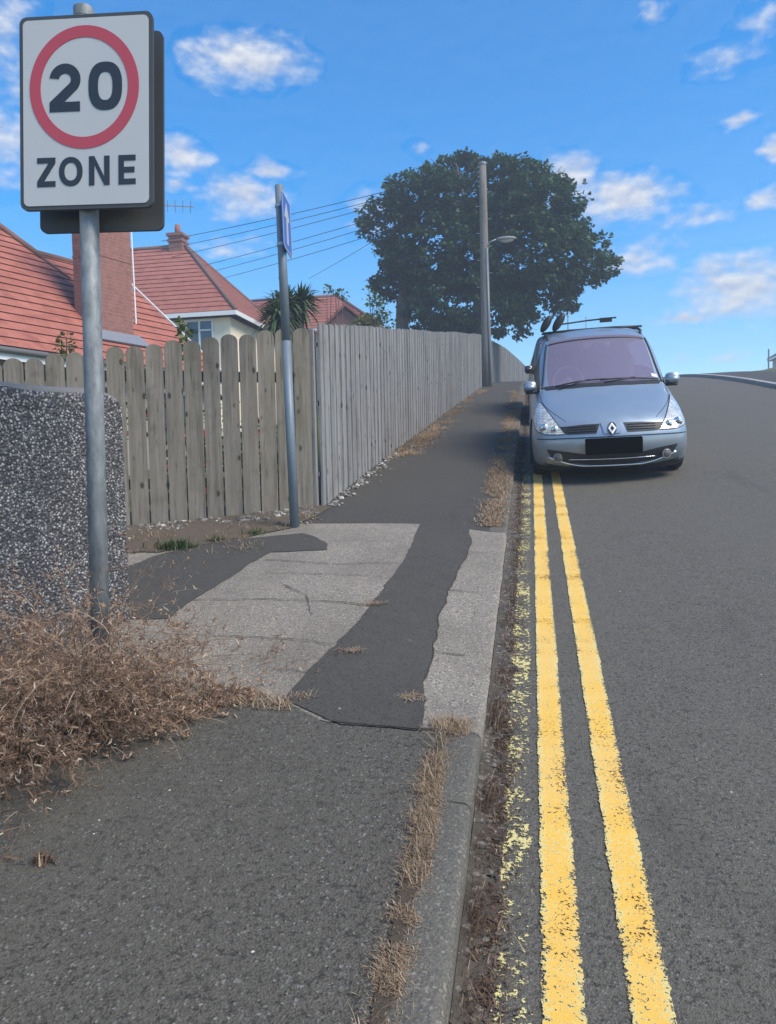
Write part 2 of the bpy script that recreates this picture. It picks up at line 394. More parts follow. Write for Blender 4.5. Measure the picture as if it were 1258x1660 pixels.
M['lead'] = plain('lead_flashing', (.2, .22, .25), .6, .2)
M['cream'] = plain('cream_render', (.84, .73, .54), .9, 0, .1, 5)
M['greyrender'] = plain('grey_render', (.30, .285, .25), .9, 0, .15, 5)
M['upvc'] = plain('white_upvc', (.72, .73, .72), .4, 0, .05)
def glassm(name, c, r=.08):
    t = MT(name, r, spec=.8); t.color(t.mix(t.noise(.8, 2), c, tuple(q*2 for q in c))); return t.m
M['glass'] = glassm('window_glass', (.03, .045, .06))
M['wire'] = plain('black_cable', (.02, .02, .022), .7)
M['pot'] = plain('chimney_pot_clay', (.26, .11, .08), .9)
def leafm(name, a, b, k=.3, dry=None):
    t = MT(name, .55, spec=.3); i = t.island(); c = t.mix(i, a, b)
    c = t.mix(t.mr(t.noise(.55, 3), .35, .65, 0, .6), c, tuple(q*.6 for q in a))
    if dry: c = t.mix(t.math('GREATER_THAN', i, .93), c, dry)
    t.leafy(c, k); return t.m
M['leaf'] = leafm('sycamore_leaves', (.030, .072, .028), (.080, .150, .050), .25)
M['palm'] = leafm('palm_leaves', (.045, .085, .045), (.12, .17, .085), .2)
M['shrub'] = leafm('shrub_leaves', (.06, .11, .03), (.2, .24, .06), .3)
M['hedge'] = leafm('hedge_leaves', (.10, .13, .035), (.22, .22, .07), .3)
M['weed'] = leafm('green_weed_leaves', (.05, .09, .025), (.14, .18, .07), .3)
M['dead'] = leafm('dead_brown_stems', (.22, .140, .095), (.56, .39, .265), .35, (.62, .54, .42))
M['straw'] = leafm('dry_straw', (.34, .245, .155), (.66, .52, .36), .3, (.24, .13, .08))
M['litter'] = leafm('brown_leaf_litter', (.085, .055, .038), (.30, .19, .12), .2, (.42, .32, .2))
M['bark'] = wood('tree_bark', (.05, .045, .04), (.12, .105, .09), (9, 9, 1.2), .2)
M['flower'] = leafm('red_flowers', (.45, .05, .06), (.6, .16, .2), .3)
def soil():
    t = MT('soil', .95); c = t.mix(t.noise(18, 6, .7), (.05, .038, .026), (.16, .12, .08)); t.color(c); t.bump(t.noise(50, 5, .7), .8, .02); return t.m
M['soil'] = soil()
def grassm():
    t = MT('rough_grass', .95); c = t.mix(t.noise(.35, 6, .7), (.05, .075, .025), (.15, .14, .06)); t.color(c); t.bump(t.noise(20, 6), .8, .05); return t.m
M['grass'] = grassm()
M['stone'] = (lambda t: (t.color(t.ramp(t.island(), [(0, (.07, .065, .06)), (.6, (.19, .175, .155)), (.85, (.28, .26, .23)), (1, (.6, .58, .55))])), t.m)[-1])(MT('rubble_stones', .9))

# ------------------------------------------------------------------ ground, road, pavement
mb = MB()
xs = [-70, -50, -40, -25, -16, -10, -7, -4.4, -2, 3, 8.0, 9, 11, 14, 18, 24, 40, 60]
ys = [-20, -10] + [i*2 for i in range(-3, 63)]
mb.grid([[(x+bx(y), y, land_z(x+bx(y), y)) for x in xs] for y in ys][::-1]); tag(mb.build('ground', M['grass'], smooth=True), kind='structure')
mb = MB(); ys = [-6+.5*i for i in range(270)]; rx = [-.2, 0, .5, 1, 2, 3, 4, 5, 6.1]
mb.grid([[(x+bx(y), y, road_z(x+bx(y), y)) for x in rx] for y in ys][::-1]); tag(mb.build('road', M['road'], smooth=True), kind='structure')

bnd = [(-.335, 2.90), (-.62, 2.87), (-.83, 2.9), (-1.04, 3.05), (-1.39, 3.04), (-1.76, 2.95), (-2.6, 2.95)]
sheet('pavement', [(-4.6, -4), (-.335, -4), (-.335, 0)] + jag(bnd, .07, .012, (6,)) + [(-4.6, 2.95)], pav_z, M['old'], .2)
sheet('crossover_concrete', [(-4.6, 2.95)] + jag(bnd, .07, .012, (6,))[::-1] + [(-.335, 6.13), (-.91, 6.25), (-2.05, 6.28), (-4.6, 6.28)], pav_z, M['concrete'], .15)
mb = MB(); ys = [6.28] + [6.5+.25*i for i in range(64)] + [22.5+.7*i for i in range(110)]
def fence_x(y):
    P = [(5, -1.95), (6.95, -1.93), (11, -1.90), (18, -1.76), (25.6, -1.6), (38, -1.35), (60, -1.25), (200, -1.25)]
    for (a, p), (b, q) in zip(P, P[1:]):
        if y <= b: return p+(q-p)*(y-a)/(b-a) + bx(y)
    return -1.25+bx(y)
def farp(x, y): return pav_z(x, y)
rows = []
for y in ys:
    l = fence_x(y)-.12 if y > 6.9 else -2.6
    y0 = y
    rows.append([((l+(bx(y)-.335-l)*k/8), y if y > 6.3 else (6.28 if k < 5 else 6.25-.04*(k-5)), 0) for k in range(9)])
mb.grid([[(p[0], p[1], farp(p[0], p[1])) for p in r] for r in rows][::-1]); tag(mb.build('far_pavement', M['new'], smooth=True), kind='structure')
D = [(-.41, 2.855), (-.73, 2.865), (-1.03, 3.05), (-1.02, 3.35), (-.93, 3.98), (-.88, 4.88), (-.88, 5.66), (-.91, 6.235), (-.5, 6.17), (-.45, 5.83), (-.5, 4.89), (-.51, 4.19), (-.48, 3.39)]
sheet('trench_patch', jag(D, .06, .02), lambda x, y: pav_z(x, y)+.005, M['new'], .12)
Ep = [(-2.3, 3.95), (-2.03, 3.98), (-2.0, 4.41), (-1.94, 5.0), (-1.88, 5.35), (-1.48, 5.43), (-1.52, 5.6), (-1.66, 5.78), (-1.82, 5.93), (-2.23, 5.76), (-2.51, 5.58), (-2.75, 5.23), (-2.9, 4.5)]
sheet('side_patch', jag(Ep, .06, .025), lambda x, y: pav_z(x, y)+.005, M['new'], .12)
# cracks: narrow filled lines on the concrete and the old asphalt
mb = MB()
M['crack'] = plain('crack_dirt', (.042, .037, .03), .95)
def crack(pts, w):
    q = jag(pts, .035, .02, (len(pts)-1,))
    for i in range(len(q)-1):
        a, b = Vector((*q[i], 0)), Vector((*q[i+1], 0))
        if (b-a).length < 1e-4 or (b-a).length > .2: continue
        n = (b-a).normalized().cross(Vector((0, 0, 1)))*w*.62*(.4+abs(noise.noise(a*9))*1.4)
        mb.add([(p.x, p.y, pav_z(p.x, p.y)+.0085) for p in (a-n, b-n, b+n, a+n)], [(0, 1, 2, 3)])
crack([(-2.0, 4.3), (-1.5, 4.32), (-1.0, 4.26), (-.92, 4.25)], .007); crack([(-1.85, 5.15), (-1.3, 5.05), (-.9, 5.1)], .007)
crack([(-1.55, 4.6), (-1.33, 4.4), (-1.2, 4.05)], .006); crack([(-1.9, 3.75), (-1.4, 3.72), (-.98, 3.66)], .006)
crack([(-1.75, 4.85), (-1.2, 4.8), (-.9, 4.77)], .004); crack([(-.91, 5.66), (-1.3, 5.7), (-1.6, 5.66)], .004)
crack([(-.5, 5.6), (-.33, 5.6)], .006); crack([(-.5, 4.7), (-.33, 4.72)], .006); crack([(-.5, 3.75), (-.33, 3.75)], .006)
crack([(-.34, 2.87), (-.62, 2.865), (-.83, 2.9)], .011); crack([(-.48, 3.4), (-.51, 4.19), (-.5, 4.89), (-.45, 5.8)], .007)
tag(mb.build('pavement_cracks', M['crack']), kind='structure')

# kerb stones with a rounded nose; flush concrete where the crossing drops it
def kerb_run(name, ya, yb, ln, mat, gap):
    mb = MB(); y = ya; n = 6
    while y < yb-.05:
        y1 = min(y+ln, yb)-gap; rows = []
        for k in range(n+1):
            yy = y+(y1-y)*k/n; o = bx(yy); zt = pav_z(-.2+o, yy); zb = pav_z(-.335+o, yy)
            jit = .004*noise.noise(Vector((yy*4, 1, 0)))+.003*noise.noise(Vector((yy*15, 2, 0)))
            zr = road_z(-.2+o, yy)-.05; r = min(.028, (zt-zr-.05)*.6)
            pp = [(-.337, zb-.06), (-.3355, zb+.0008), (-.27, (zt+zb)/2+.0015)] + [(-.2-r+r*math.sin(a)+jit, zt-r+r*math.cos(a)) for a in (0, .4, .8, 1.2, 1.57)] + [(-.199+jit, zr)]
            rows.append([(px+o, yy, pz) for px, pz in pp])
        mb.grid(rows)
        for row, rev in ((rows[0], False), (rows[-1], True)): mb.add(row[::-1] if rev else row, [tuple(range(len(row)))])
        y += ln
    o = mb.build(name, mat); o.data.polygons.foreach_set('use_smooth', [len(p.vertices) == 4 for p in o.data.polygons]); o.data.set_sharp_from_angle(angle=R(50)); return tag(o, kind='structure')
kerb_run('kerb', -4.0, 2.87, .915, M['kerb'], .008)
kerb_run('dropped_kerb', 2.874, 6.13, .93, M['concrete'], .004)
kerb_run('kerb', 6.135, 30, .915, M['kerb'], .008); kerb_run('kerb', 30, 94, 3, M['kerb'], .01)
# far side: pale kerb and footway
mb = MB()
for i in range(3, 55):
    y, y1 = i*2, i*2+1.99
    mb.add([(6.1+bx(q)+a, q, road_z(6.1+bx(q), q)+z) for q in (y, y1) for a, z in ((0, -.1), (0, .11), (.14, .12), (.14, -.1))],
           [(0, 4, 5, 1), (1, 5, 6, 2), (2, 6, 7, 3), (0, 1, 2, 3), (7, 6, 5, 4)])
tag(mb.build('opposite_kerb', M['palekerb']), kind='structure')
mb = MB(); ys = [2*i for i in range(-2, 56)]
mb.grid([[(x+bx(y), y, road_z(6.1+bx(y), y)+.10+.02*(x-6.24)) for x in (6.24, 7.0, 8.1)] for y in ys][::-1]); tag(mb.build('opposite_pavement', M['new']), kind='structure')

# yellow lines; each has its own origin on its centre line so that the paint knows its edges
def yline(name, x0, y0, y1, mat, hw, off=.004, step=.25):
    m_ = MB(); n = int((y1-y0)/step); rows = []
    for k in range(n+1):
        y = y0+(y1-y0)*k/n
        rows.append([(sx*hw, y, road_z(x0+bx(y), y)+off) for sx in (-1, 1)])
    m_.grid(rows[::-1]); o = m_.build(name, mat); o.location = (x0, 0, 0); return tag(o, kind='structure')
yline('yellow_line', .062, -3, 26, M['yellow'], .072); yline('yellow_line', .262, -3, 26, M['yellow'], .072); yline('worn_line', -.062, 1.2, 9.5, M['ghost'], .078)

# added thin volume that lifts the far darks the way lens glare does
def glare_veil():
    m = bpy.data.materials.new('glare_veil'); m.use_nodes = True; nt = m.node_tree; nt.nodes.clear()
    o = nt.nodes.new('ShaderNodeOutputMaterial'); v = nt.nodes.new('ShaderNodeVolumePrincipled')
    v.inputs['Color'].default_value = (.78, .88, 1, 1); v.inputs['Density'].default_value = VEIL_DENSITY; v.inputs['Anisotropy'].default_value = .2
    nt.links.new(v.outputs[0], o.inputs['Volume'])
    mb = MB(); mb.box((2, 55, 7), (160, 165, 32)); return tag(mb.build('glare_veil', m), kind='stuff')
glare_veil()
# ------------------------------------------------------------------ litter, straw and weeds along the edges
def blade(mb, p, ln, w, az, tilt, curl=.5):
    d = Vector((math.cos(az), math.sin(az), 0)); s = Vector((-d.y, d.x, 0))*w/2; p = Vector(p)
    q1 = p + d*ln*.5*math.sin(tilt) + Vector((0, 0, ln*.5*math.cos(tilt)))
    t2 = min(1.75, tilt+curl); q2 = q1 + d*ln*.5*math.sin(t2) + Vector((0, 0, ln*.5*math.cos(t2)))
    if q2.z < p.z: q2.z = p.z+.004
    mb.add([p-s, p+s, q1+s*.7, q1-s*.7, q2], [(0, 1, 2, 3), (3, 2, 4)])
def straw_patch(mb, fx, y0, y1, zf, per_m, hw, ln=(.03, .10), thr=0.0, freq=3.0, flat=.9, w=.004):
    for _ in range(int((y1-y0)*per_m)):
        y = random.uniform(y0, y1); x = fx(y)+random.gauss(0, hw)
        if noise.noise(Vector((x*2.0, y*freq, 5))) + .6*noise.noise(Vector((x*7, y*11, 2))) < thr: continue
        blade(mb, (x, y, zf(x, y)), random.uniform(*ln), random.uniform(.6, 1.5)*w, random.uniform(0, 6.28), random.uniform(.4, 1.5)*flat, random.uniform(.1, .8))
mb = MB()
jx = lambda y: -.338-.012*noise.noise(Vector((1, y*3, 0)))
straw_patch(mb, jx, .9, 2.86, lambda x, y: pav_z(x, y)+.002, 9000, .019, (.008, .034), .17, 6.0, 1.25, .0024)
straw_patch(mb, jx, .9, 2.86, lambda x, y: pav_z(x, y)+.002, 420, .024, (.05, .11), .05, 5.0, 1.1, .0018)
straw_patch(mb, jx, .9, 2.86, lambda x, y: pav_z(x, y)+.002, 1500, .03, (.006, .025), -.25, 3.0, 1.3, .002)
straw_patch(mb, lambda y: -.28-.07*random.random(), 2.84, 2.98, lambda x, y: pav_z(x, y)+.002, 5200, .03, (.02, .07), -.5, 2, 1.1, .003)
straw_patch(mb, lambda y: -1.15+random.uniform(-.42, .35), 2.96, 3.10, lambda x, y: pav_z(x, y)+.004, 9000, .05, (.02, .07), -.1, 2, 1.1, .003)
for cx, cy in ((-.88, 3.62), (-.52, 3.2), (-.9, 4.3)):
    for _ in range(150): blade(mb, (cx+random.gauss(0, .035), cy+random.gauss(0, .03), pav_z(cx, cy)+.006), random.uniform(.02, .05), .003, random.uniform(0, 6.28), 1.2)
straw_patch(mb, lambda y: -.27-.20*random.random()**1.6*min(1, y/9)-.45*max(0, noise.noise(Vector((0, y*.7, 4))))*min(1, max(0, (y-6)/6)), 6.25, 23, lambda x, y: pav_z(x, y)+.002, 3000, .04, (.015, .06), -.08, 1.6, 1.3, .006)
straw_patch(mb, lambda y: fence_x(y)+.13+.25*max(0, noise.noise(Vector((3, y*.45, 4)))), 7.0, 24, lambda x, y: pav_z(x, y)+.002, 1300, .07, (.02, .08), .02, .9, 1.2, .006)
straw_patch(mb, lambda y: fence_x(y)+.26, 10.2, 14.5, lambda x, y: pav_z(x, y)+.002, 1900, .10, (.02, .08), -.10, 1.2, 1.25, .006)
straw_patch(mb, lambda y: -2.75+random.uniform(-.5, .75), 5.3, 6.3, lambda x, y: pav_z(x, y)+.01, 1500, .05, (.02, .08), .05, 3, 1.1, .004)
straw_patch(mb, lambda y: -2.0+random.uniform(-.06, .15), 6.1, 7.0, lambda x, y: pav_z(x, y)+.01, 500, .05, (.02, .08), .0, 3, 1.1, .004)
tag(mb.build('dry_grass', M['straw']), 'straw-coloured dry grass in the kerb joint and along the fence foot', 'grass', kind='stuff')
mb = MB()
gx = lambda y: -.165+.035*random.random()
straw_patch(mb, gx, 1.0, 8.2, lambda x, y: road_z(x, y)+.002, 2600, .026, (.008, .04), -.12, 4.3, 1.3, .004)
straw_patch(mb, lambda y: -.15+.05*random.random(), 1.0, 23, lambda x, y: road_z(x, y)+.002, 500, .03, (.02, .07), -.3, 1.3, 1.2, .004)
for cy, n, ln in ((2.05, 90, .13), (2.62, 150, .09), (1.82, 60, .07), (3.15, 220, .10), (3.3, 120, .08), (2.35, 80, .06), (3.6, 120, .07), (4.3, 80, .06)):
    for _ in range(n): blade(mb, (-.17+random.gauss(0, .016), cy+random.gauss(0, .06), road_z(-.17, cy)), random.uniform(.3, 1.1)*ln, .0035, random.uniform(-1.4, 1.4), random.uniform(.1, 1.2), .6)
tag(mb.build('gutter_litter', M['litter']), 'brown dead stems and leaf litter lying in the gutter', 'litter', kind='stuff')
def silt_m():
    t = MT('gutter_silt_soil', .95); c = t.mix(t.noise(60, 5, .7), (.035, .030, .024), (.15, .125, .095)); c = t.mix(t.mr(t.noise(9, 5, .7), .42, .62, 0, .7), c, (.045, .037, .028)); c = t.mix(t.mr(t.sep(t.voro(70, out='Color'))[0], .86, .9, 0, .7), c, (.24, .22, .19)); t.color(c)
    t.bump(t.noise(90, 5, .7), .9, .01); x = t.sep()[0]
    n = t.math('ADD', t.noise(9, 5, .7), t.mr(x, -.2, -.03, .22, -.26)); t.alpha(t.math('GREATER_THAN', n, .5)); return t.m
def joint_soil_m():
    t = MT('joint_soil', .95); t.color(t.mix(t.noise(60, 5, .7), (.035, .028, .019), (.11, .082, .052))); t.bump(t.noise(90, 5, .7), .9, .01)
    d = t.math('ABSOLUTE', t.math('ADD', t.sep()[0], .342)); t.alpha(t.math('GREATER_THAN', t.math('SUBTRACT', t.math('ADD', t.math('MULTIPLY', t.noise(4, 3, .6), .6), t.math('MULTIPLY', t.noise(55, 4, .7), .4)), t.math('MULTIPLY', d, 7.5)), .36)); return t.m
mb = MB(); mb.grid([[(x, y, pav_z(x, y)+.0065) for x in (-.40, -.37, -.34, -.31, -.29)] for y in [.6+.08*i for i in range(30)]][::-1])
tag(mb.build('joint_soil', joint_soil_m(), smooth=True), 'brown soil and moss in the joint behind the kerb', 'soil', kind='stuff')
mb = MB(); mb.grid([[(x, y, road_z(x, y)+.006+.012*max(0, (-.1-x)/.1)*(1 if x > -.19 else 1.4)) for x in (-.198, -.17, -.12, -.08, -.03)] for y in [.8+.1*i for i in range(230)]][::-1])
tag(mb.build('gutter_silt', silt_m(), smooth=True), 'dark silt gathered in the gutter against the kerb', 'silt', kind='stuff')
mb = MB()
def pebble(p, r):
    vs = []; bmp = bmesh.new(); bmesh.ops.create_icosphere(bmp, subdivisions=1, radius=r)
    ax = (random.uniform(.7, 1.4), random.uniform(.7, 1.4), random.uniform(.4, .8))
    a = random.uniform(0, 6)
    for v in bmp.verts: vs.append(Vector(p)+Matrix.Rotation(a, 3, 'Z') @ Vector((v.co.x*ax[0], v.co.y*ax[1], v.co.z*ax[2]))*random.uniform(.85, 1.15))
    mb.add(vs, [tuple(v.index for v in f.verts) for f in bmp.faces]); bmp.free()
PA, PB = Vector((-4.5, 5.74)), Vector((-2.0, 6.91))
for _ in range(620):
    t = random.random()**.8; q = PA.lerp(PB, t); o = abs(random.gauss(0, .22))+.02
    if noise.noise(Vector((t*9, o*6, 1))) < -.15: continue
    x, y = q.x+.42*o, q.y-.9*o
    pebble((x, y, pav_z(x, y)+.008), random.choice((.005, .007, .009, .012, .016, .026)))
for _ in range(260):
    y = random.uniform(6.9, 10.5); x = fence_x(y)+.04+abs(random.gauss(0, .06)); pebble((x, y, pav_z(x, y)+.006), random.choice((.007, .012, .018, .026)))
for _ in range(260):
    y = random.uniform(1.2, 6); x = -.185+abs(random.gauss(0, .045)); pebble((x, y, road_z(x, y)+.006), random.choice((.003, .005, .008)))
for _ in range(70):
    x, y = random.uniform(-2.2, -.45), random.uniform(1.2, 2.8); pebble((x, y, pav_z(x, y)+.001), random.choice((.002, .003, .004)))
tag(mb.build('rubble', M['stone']), 'pale rubble and small stones scattered along the fence foot', 'stones', kind='stuff')
sheet('verge_soil', jag([(-4.5, 5.2), (-2.75, 5.35), (-2.25, 5.78), (-1.96, 6.1), (-1.83, 6.9), (-2.2, 7.2), (-4.5, 6.6)], .08, .04), lambda x, y: pav_z(x, y)+.008, M['soil'], .2)

# ------------------------------------------------------------------ 20 zone sign on its pole
def letter_strokes():
    arc = lambda cx, cy, rx, ry, a0, a1, n=16: [(cx+rx*math.cos(R(a0+(a1-a0)*i/n)), cy+ry*math.sin(R(a0+(a1-a0)*i/n))) for i in range(n+1)]
    def sup(cx, cy, rx, ry, p, n=40):
        o = []
        for i in range(n+1):
            t = 2*math.pi*i/n; c, s = math.cos(t), math.sin(t)
            o.append((cx+rx*math.copysign(abs(c)**(2/p), c), cy+ry*math.copysign(abs(s)**(2/p), s)))
        return o
    return arc, sup
ARC, SUP = letter_strokes()
def add_glyph(mb, ch, x, y, w, h, t, fn, d0, d1):
    """solid letters: x,y lower left, w,h size, t stroke"""
    P = lambda poly: mb.prism([(x+a, y+b) for a, b in poly], fn, d0, d1)
    S = lambda a, b: mb.strip([(x+p, y+q) for p, q in a], [(x+p, y+q) for p, q in b], fn, d0, d1)
    if ch in '0O':
        pw = 2.5 if ch == '0' else 2.15
        S(SUP(w/2, h/2, w/2, h/2, pw), SUP(w/2, h/2, w/2-t, h/2-t, pw))
    elif ch == '2':
        r = w/2; o, i = ARC(w/2, h-r*.98, r, r*.98, 172, -38, 22), ARC(w/2, h-r*.98, r-t, r*.98-t, 172, -38, 22)
        a, b = o[-1], i[-1]
        S(o+[(t*1.55, t*.98)], i+[(0, t*.98)]); P([(0, 0), (w*.98, 0), (w*.98, t*.98), (0, t*.98)])
    elif ch == 'Z':
        P([(0, h-t), (w, h-t), (w, h), (0, h)]); P([(0, 0), (w, 0), (w, t), (0, t)]); P([(0, t), (t*1.3, t), (w, h-t), (w-t*1.3, h-t)])
    elif ch == 'N':
        P([(0, 0), (t, 0), (t, h), (0, h)]); P([(w-t, 0), (w, 0), (w, h), (w-t, h)]); P([(t, h), (t, h-t*1.5), (w-t, 0), (w-t, t*1.5)])
    elif ch == 'E':
        P([(0, 0), (t, 0), (t, h), (0, h)])
        for yy, k in ((0, 1), ((h-t)/2, .93), (h-t, 1)): P([(t, yy), (w*k, yy), (w*k, yy+t), (t, yy+t)])
def rrect(w, h, r, n=6):
    o = []
    for cx, cy, a in ((w/2-r, h/2-r, 0), (-w/2+r, h/2-r, 90), (-w/2+r, -h/2+r, 180), (w/2-r, -h/2+r, 270)):
        o += [(cx+r*math.cos(R(a+90*i/n)), cy+r*math.sin(R(a+90*i/n))) for i in range(n+1)]
    return o
PB0 = Vector((-1.80, 2.93, pav_z(-1.80, 2.93)-.05)); PT = Vector((-1.815, 3.03, 3.492))
zs = thing('speed_zone_sign', 'white 20 ZONE sign with red ring on a galvanised pole amid dead weeds', 'road sign', PB0)
mb = MB(); mb.tube([PB0, PB0.lerp(PT, .5), PT], .0385, 24); mb.build('post', M['galv'], zs, smooth=False).data.polygons.foreach_set('use_smooth', [True]*48+[False]*2)
mb = MB(); mb.tube([PT-Vector((0, 0, .035)), PT+Vector((0, 0, .004)), PT+Vector((0, 0, .01))], [.041, .041, .034], 24); mb.build('cap', M['galv'], zs)
sx = Vector((math.cos(R(5.2)), math.sin(R(5.2)), -.022)).normalized(); up_s = (PT-PB0).normalized(); sn = sx.cross(up_s).normalized()  # sn points to the viewer
up_s = sn.cross(sx); pc = PB0+(PT-PB0)*((3.055-PB0.z)/(PT.z-PB0.z))
SC = pc + sx*.030 + Vector((0, 0, -.016))
if sn.y > 0: sn = -sn
fs = lambda u, v, d: SC+sx*u+up_s*v+sn*d
SW, SH = .565, .785
mb = MB(); mb.prism(rrect(SW, SH, .03), fs, .052, .068); pl = mb.build('sign_plate', M['signback'], zs)
mb = MB(); mb.prism(rrect(SW-.032, SH-.032, .022), fs, .068, .0705); fc = mb.build('sign_face', M['white'], pl)
cyr = .098
mb = MB(); mb.strip(SUP(-.005, cyr, .232, .248, 2, 64), SUP(-.005, cyr, .186, .201, 2, 64), fs, .0705, .0725); mb.build('ring', M['red'], pl)
mb = MB(); add_glyph(mb, '2', -.152, cyr-.096, .132, .194, .040, fs, .0705, .0725); mb.build('numeral', M['black'], pl)
mb = MB(); add_glyph(mb, '0', .014, cyr-.096, .142, .194, .040, fs, .0705, .0725); mb.build('numeral', M['black'], pl)
for ch, u, w in (('Z', -.207, .078), ('O', -.113, .100), ('N', .015, .087), ('E', .140, .072)):
    mb = MB(); add_glyph(mb, ch, u, -.300, w, .118, .0225, fs, .0705, .0725); mb.build('letter', M['black'], pl)
mb = MB(); f2 = lambda u, v, d: SC+sx*(u+.006)+up_s*(v-.030)+sn*d
mb.prism(rrect(SW-.02, SH+.045, .03), f2, -.068, -.052); bk = mb.build('rear_sign_plate', M['signback'], zs)
for v in (.25, -.25):
    for d_ in (.046, -.046):
        mb = MB(); mb.box(SC+up_s*v+sn*d_, (.11, .012, .03), Matrix((sx, -sn, up_s)).transposed()); mb.build('clip', M['clip'], zs)

# ------------------------------------------------------------------ arrow sign on the grey post
B0 = Vector((-1.95, 6.15, pav_z(-1.95, 6.15)-.03)); B1 = Vector((-2.045, 6.27, 3.93))
ar = thing('arrow_sign_post', 'leaning grey post with a blue arrow sign at the picket fence corner', 'road sign', B0)
mb = MB(); mb.tube([B0, B0.lerp(B1, .55)], [.039, .038], 18); mb.tube([B0.lerp(B1, .55), B1], [.0375, .036], 18); mb.build('post', M['greyp'], ar, smooth=True)
up_a = (B1-B0).normalized(); ay = Vector((math.sin(R(-6.5)), math.cos(R(-6.5)), .0)); ay = (ay-up_a*ay.dot(up_a)).normalized(); an = ay.cross(up_a)
if an.x < 0: an = -an
AC = B0+(B1-B0)*((3.60-B0.z)/(B1.z-B0.z))
fa = lambda u, v, d: AC+ay*u+up_a*v+an*d
mb = MB(); mb.prism(rrect(.34, .46, .03), fa, .045, .052); ap = mb.build('sign_plate', M['blue'], ar)
mb = MB(); mb.strip(rrect(.34, .46, .03)+[rrect(.34, .46, .03)[0]], rrect(.318, .438, .024)+[rrect(.318, .438, .024)[0]], fa, .052, .054); mb.build('border', M['white'], ap)
mb = MB(); mb.prism([(-.03, -.17), (.03, -.17), (.03, .04), (.10, .04), (0, .18), (-.10, .04), (-.03, .04)], fa, .052, .0545); mb.build('arrow', M['white'], ap)
for v in (.16, -.16):
    mb = MB(); mb.tube([AC+up_a*(v-.012), AC+up_a*(v+.012)], .042, 18); mb.box(AC+up_a*v+an*.042, (.012, .05, .024), Matrix((an, ay, up_a)).transposed()); mb.build('clip', M['clip'], ar)

# ------------------------------------------------------------------ pebble-dashed wall
e = Vector((math.sin(R(18.35)), math.cos(R(18.35)), 0)); nrm = Vector((e.y, -e.x, 0))
W0 = Vector((-2.24, 3.96, 0)); LN = 4.5
wl = thing('garden_wall', 'low black and white pebble-dashed garden wall beside the dead weeds', 'wall', (W0.x, W0.y, .7))
rows = []; NS, NH = 90, 30
def wall_pt(s, h, side):
    b = W0 - e*s; zb = .15; zt = 1.985 + .012*noise.noise(Vector((s*3, 0, 0)))
    if s < .10: zt -= .05*(1-s/.10)**2
    d = .016*noise.noise(Vector((s*28, h*28, side*9)))+.010*noise.noise(Vector((s*60, h*60, 4+side)))
    return Vector((b.x, b.y, zb+(zt-zb)*h)) + nrm*(d if side > 0 else -.22+d)
prof_w = [(h/NH, 1) for h in range(NH+1)] + [(1, .75), (1, .25)] + [(1-h/8, -1) for h in range(9)]
for i in range(NS+1):
    s = LN*(i/NS)**1.5 if i else 0; row = []
    for h, side in prof_w:
        if abs(side) == 1: p = wall_pt(s, h, side)
        else:
            a = wall_pt(s, 1, 1); b = wall_pt(s, 1, -1); p = b.lerp(a, side)+Vector((0, 0, .02+.012*noise.noise(Vector((s*12, side, 1)))))
        if i == 0: p = p + e*-.0
        row.append(p)
    rows.append(row)
mb = MB(); mb.grid(rows); end = rows[0]
nf = NH+1
mid = [end[k].lerp(end[-1-min(8, int(k/NH*8))], .5)+e*(.03+.012*noise.noise(end[k]*25)) for k in range(nf)]
mb.grid([[end[k] for k in range(nf)], mid, [end[-1].lerp(end[nf+2], k/NH) for k in range(nf)]])
for p in mb.v: pass
mb.build('pebble_dash_face', M['dash'], wl, smooth=True)
mb = MB()
cop = []
for i in range(61):
    s = LN*(i/60)**1.4+.02
    a = wall_pt(s, 1, 1); b = wall_pt(s, 1, -1); k = .008*noise.noise(Vector((s*20, 3, 0)))
    cop.append([a-nrm*.012+Vector((0, 0, .0)), a-nrm*.016+Vector((0, 0, .018+k)), a.lerp(b, .5)+Vector((0, 0, .042)), b+nrm*.016+Vector((0, 0, .018-k)), b+nrm*.012])
mb.grid(cop); mb.build('wall_top', M['coping'], wl, smooth=True)

# ------------------------------------------------------------------ fences
def board_top(mb, base, ax, nm, w, z0, z1, th, round_top=True):
    """upright board centred at base (x,y), ax along fence, nm through thickness"""
    poly = [(-w/2, z0), (w/2, z0)]
    if round_top:
        poly += [(w/2*math.cos(R(a)), z1-w*.42+w*.42*math.sin(R(a))) for a in range(0, 181, 20)]
    else: poly += [(w/2, z1-.004), (w/2-.006, z1), (-w/2+.006, z1), (-w/2, z1-.004)]
    mb.prism(poly, lambda u, v, d: Vector((base[0], base[1], v))+ax*u+nm*d, -th/2, th/2)
fax = Vector((PB.x-PA.x, PB.y-PA.y, 0)).normalized(); fnm = Vector((fax.y, -fax.x, 0))
pk = thing('picket_fence', 'weathered fence of broad round-topped pickets with gaps behind the pebble-dashed wall', 'fence', (PA.x, PA.y, pav_z(PA.x, PA.y)))
flen = (Vector(PB)-Vector(PA)).length; npk = 17
for i in range(npk):
    t = (i+.5)/npk; q = PA.lerp(PB, t); ztop = 2.51+.375*t+.012*math.sin(i*2.3); zb = pav_z(q.x, q.y)-.015-.06*(1-t)+random.uniform(-.012, .012)
    w = flen/npk-.014+random.uniform(-.006, .004); mb = MB()
    a2 = (fax + Vector((0, 0, random.uniform(-.006, .006)))).normalized()
    board_top(mb, (q.x, q.y), a2, fnm, w, zb, ztop, .022); mb.build('picket', M['picket'], pk)
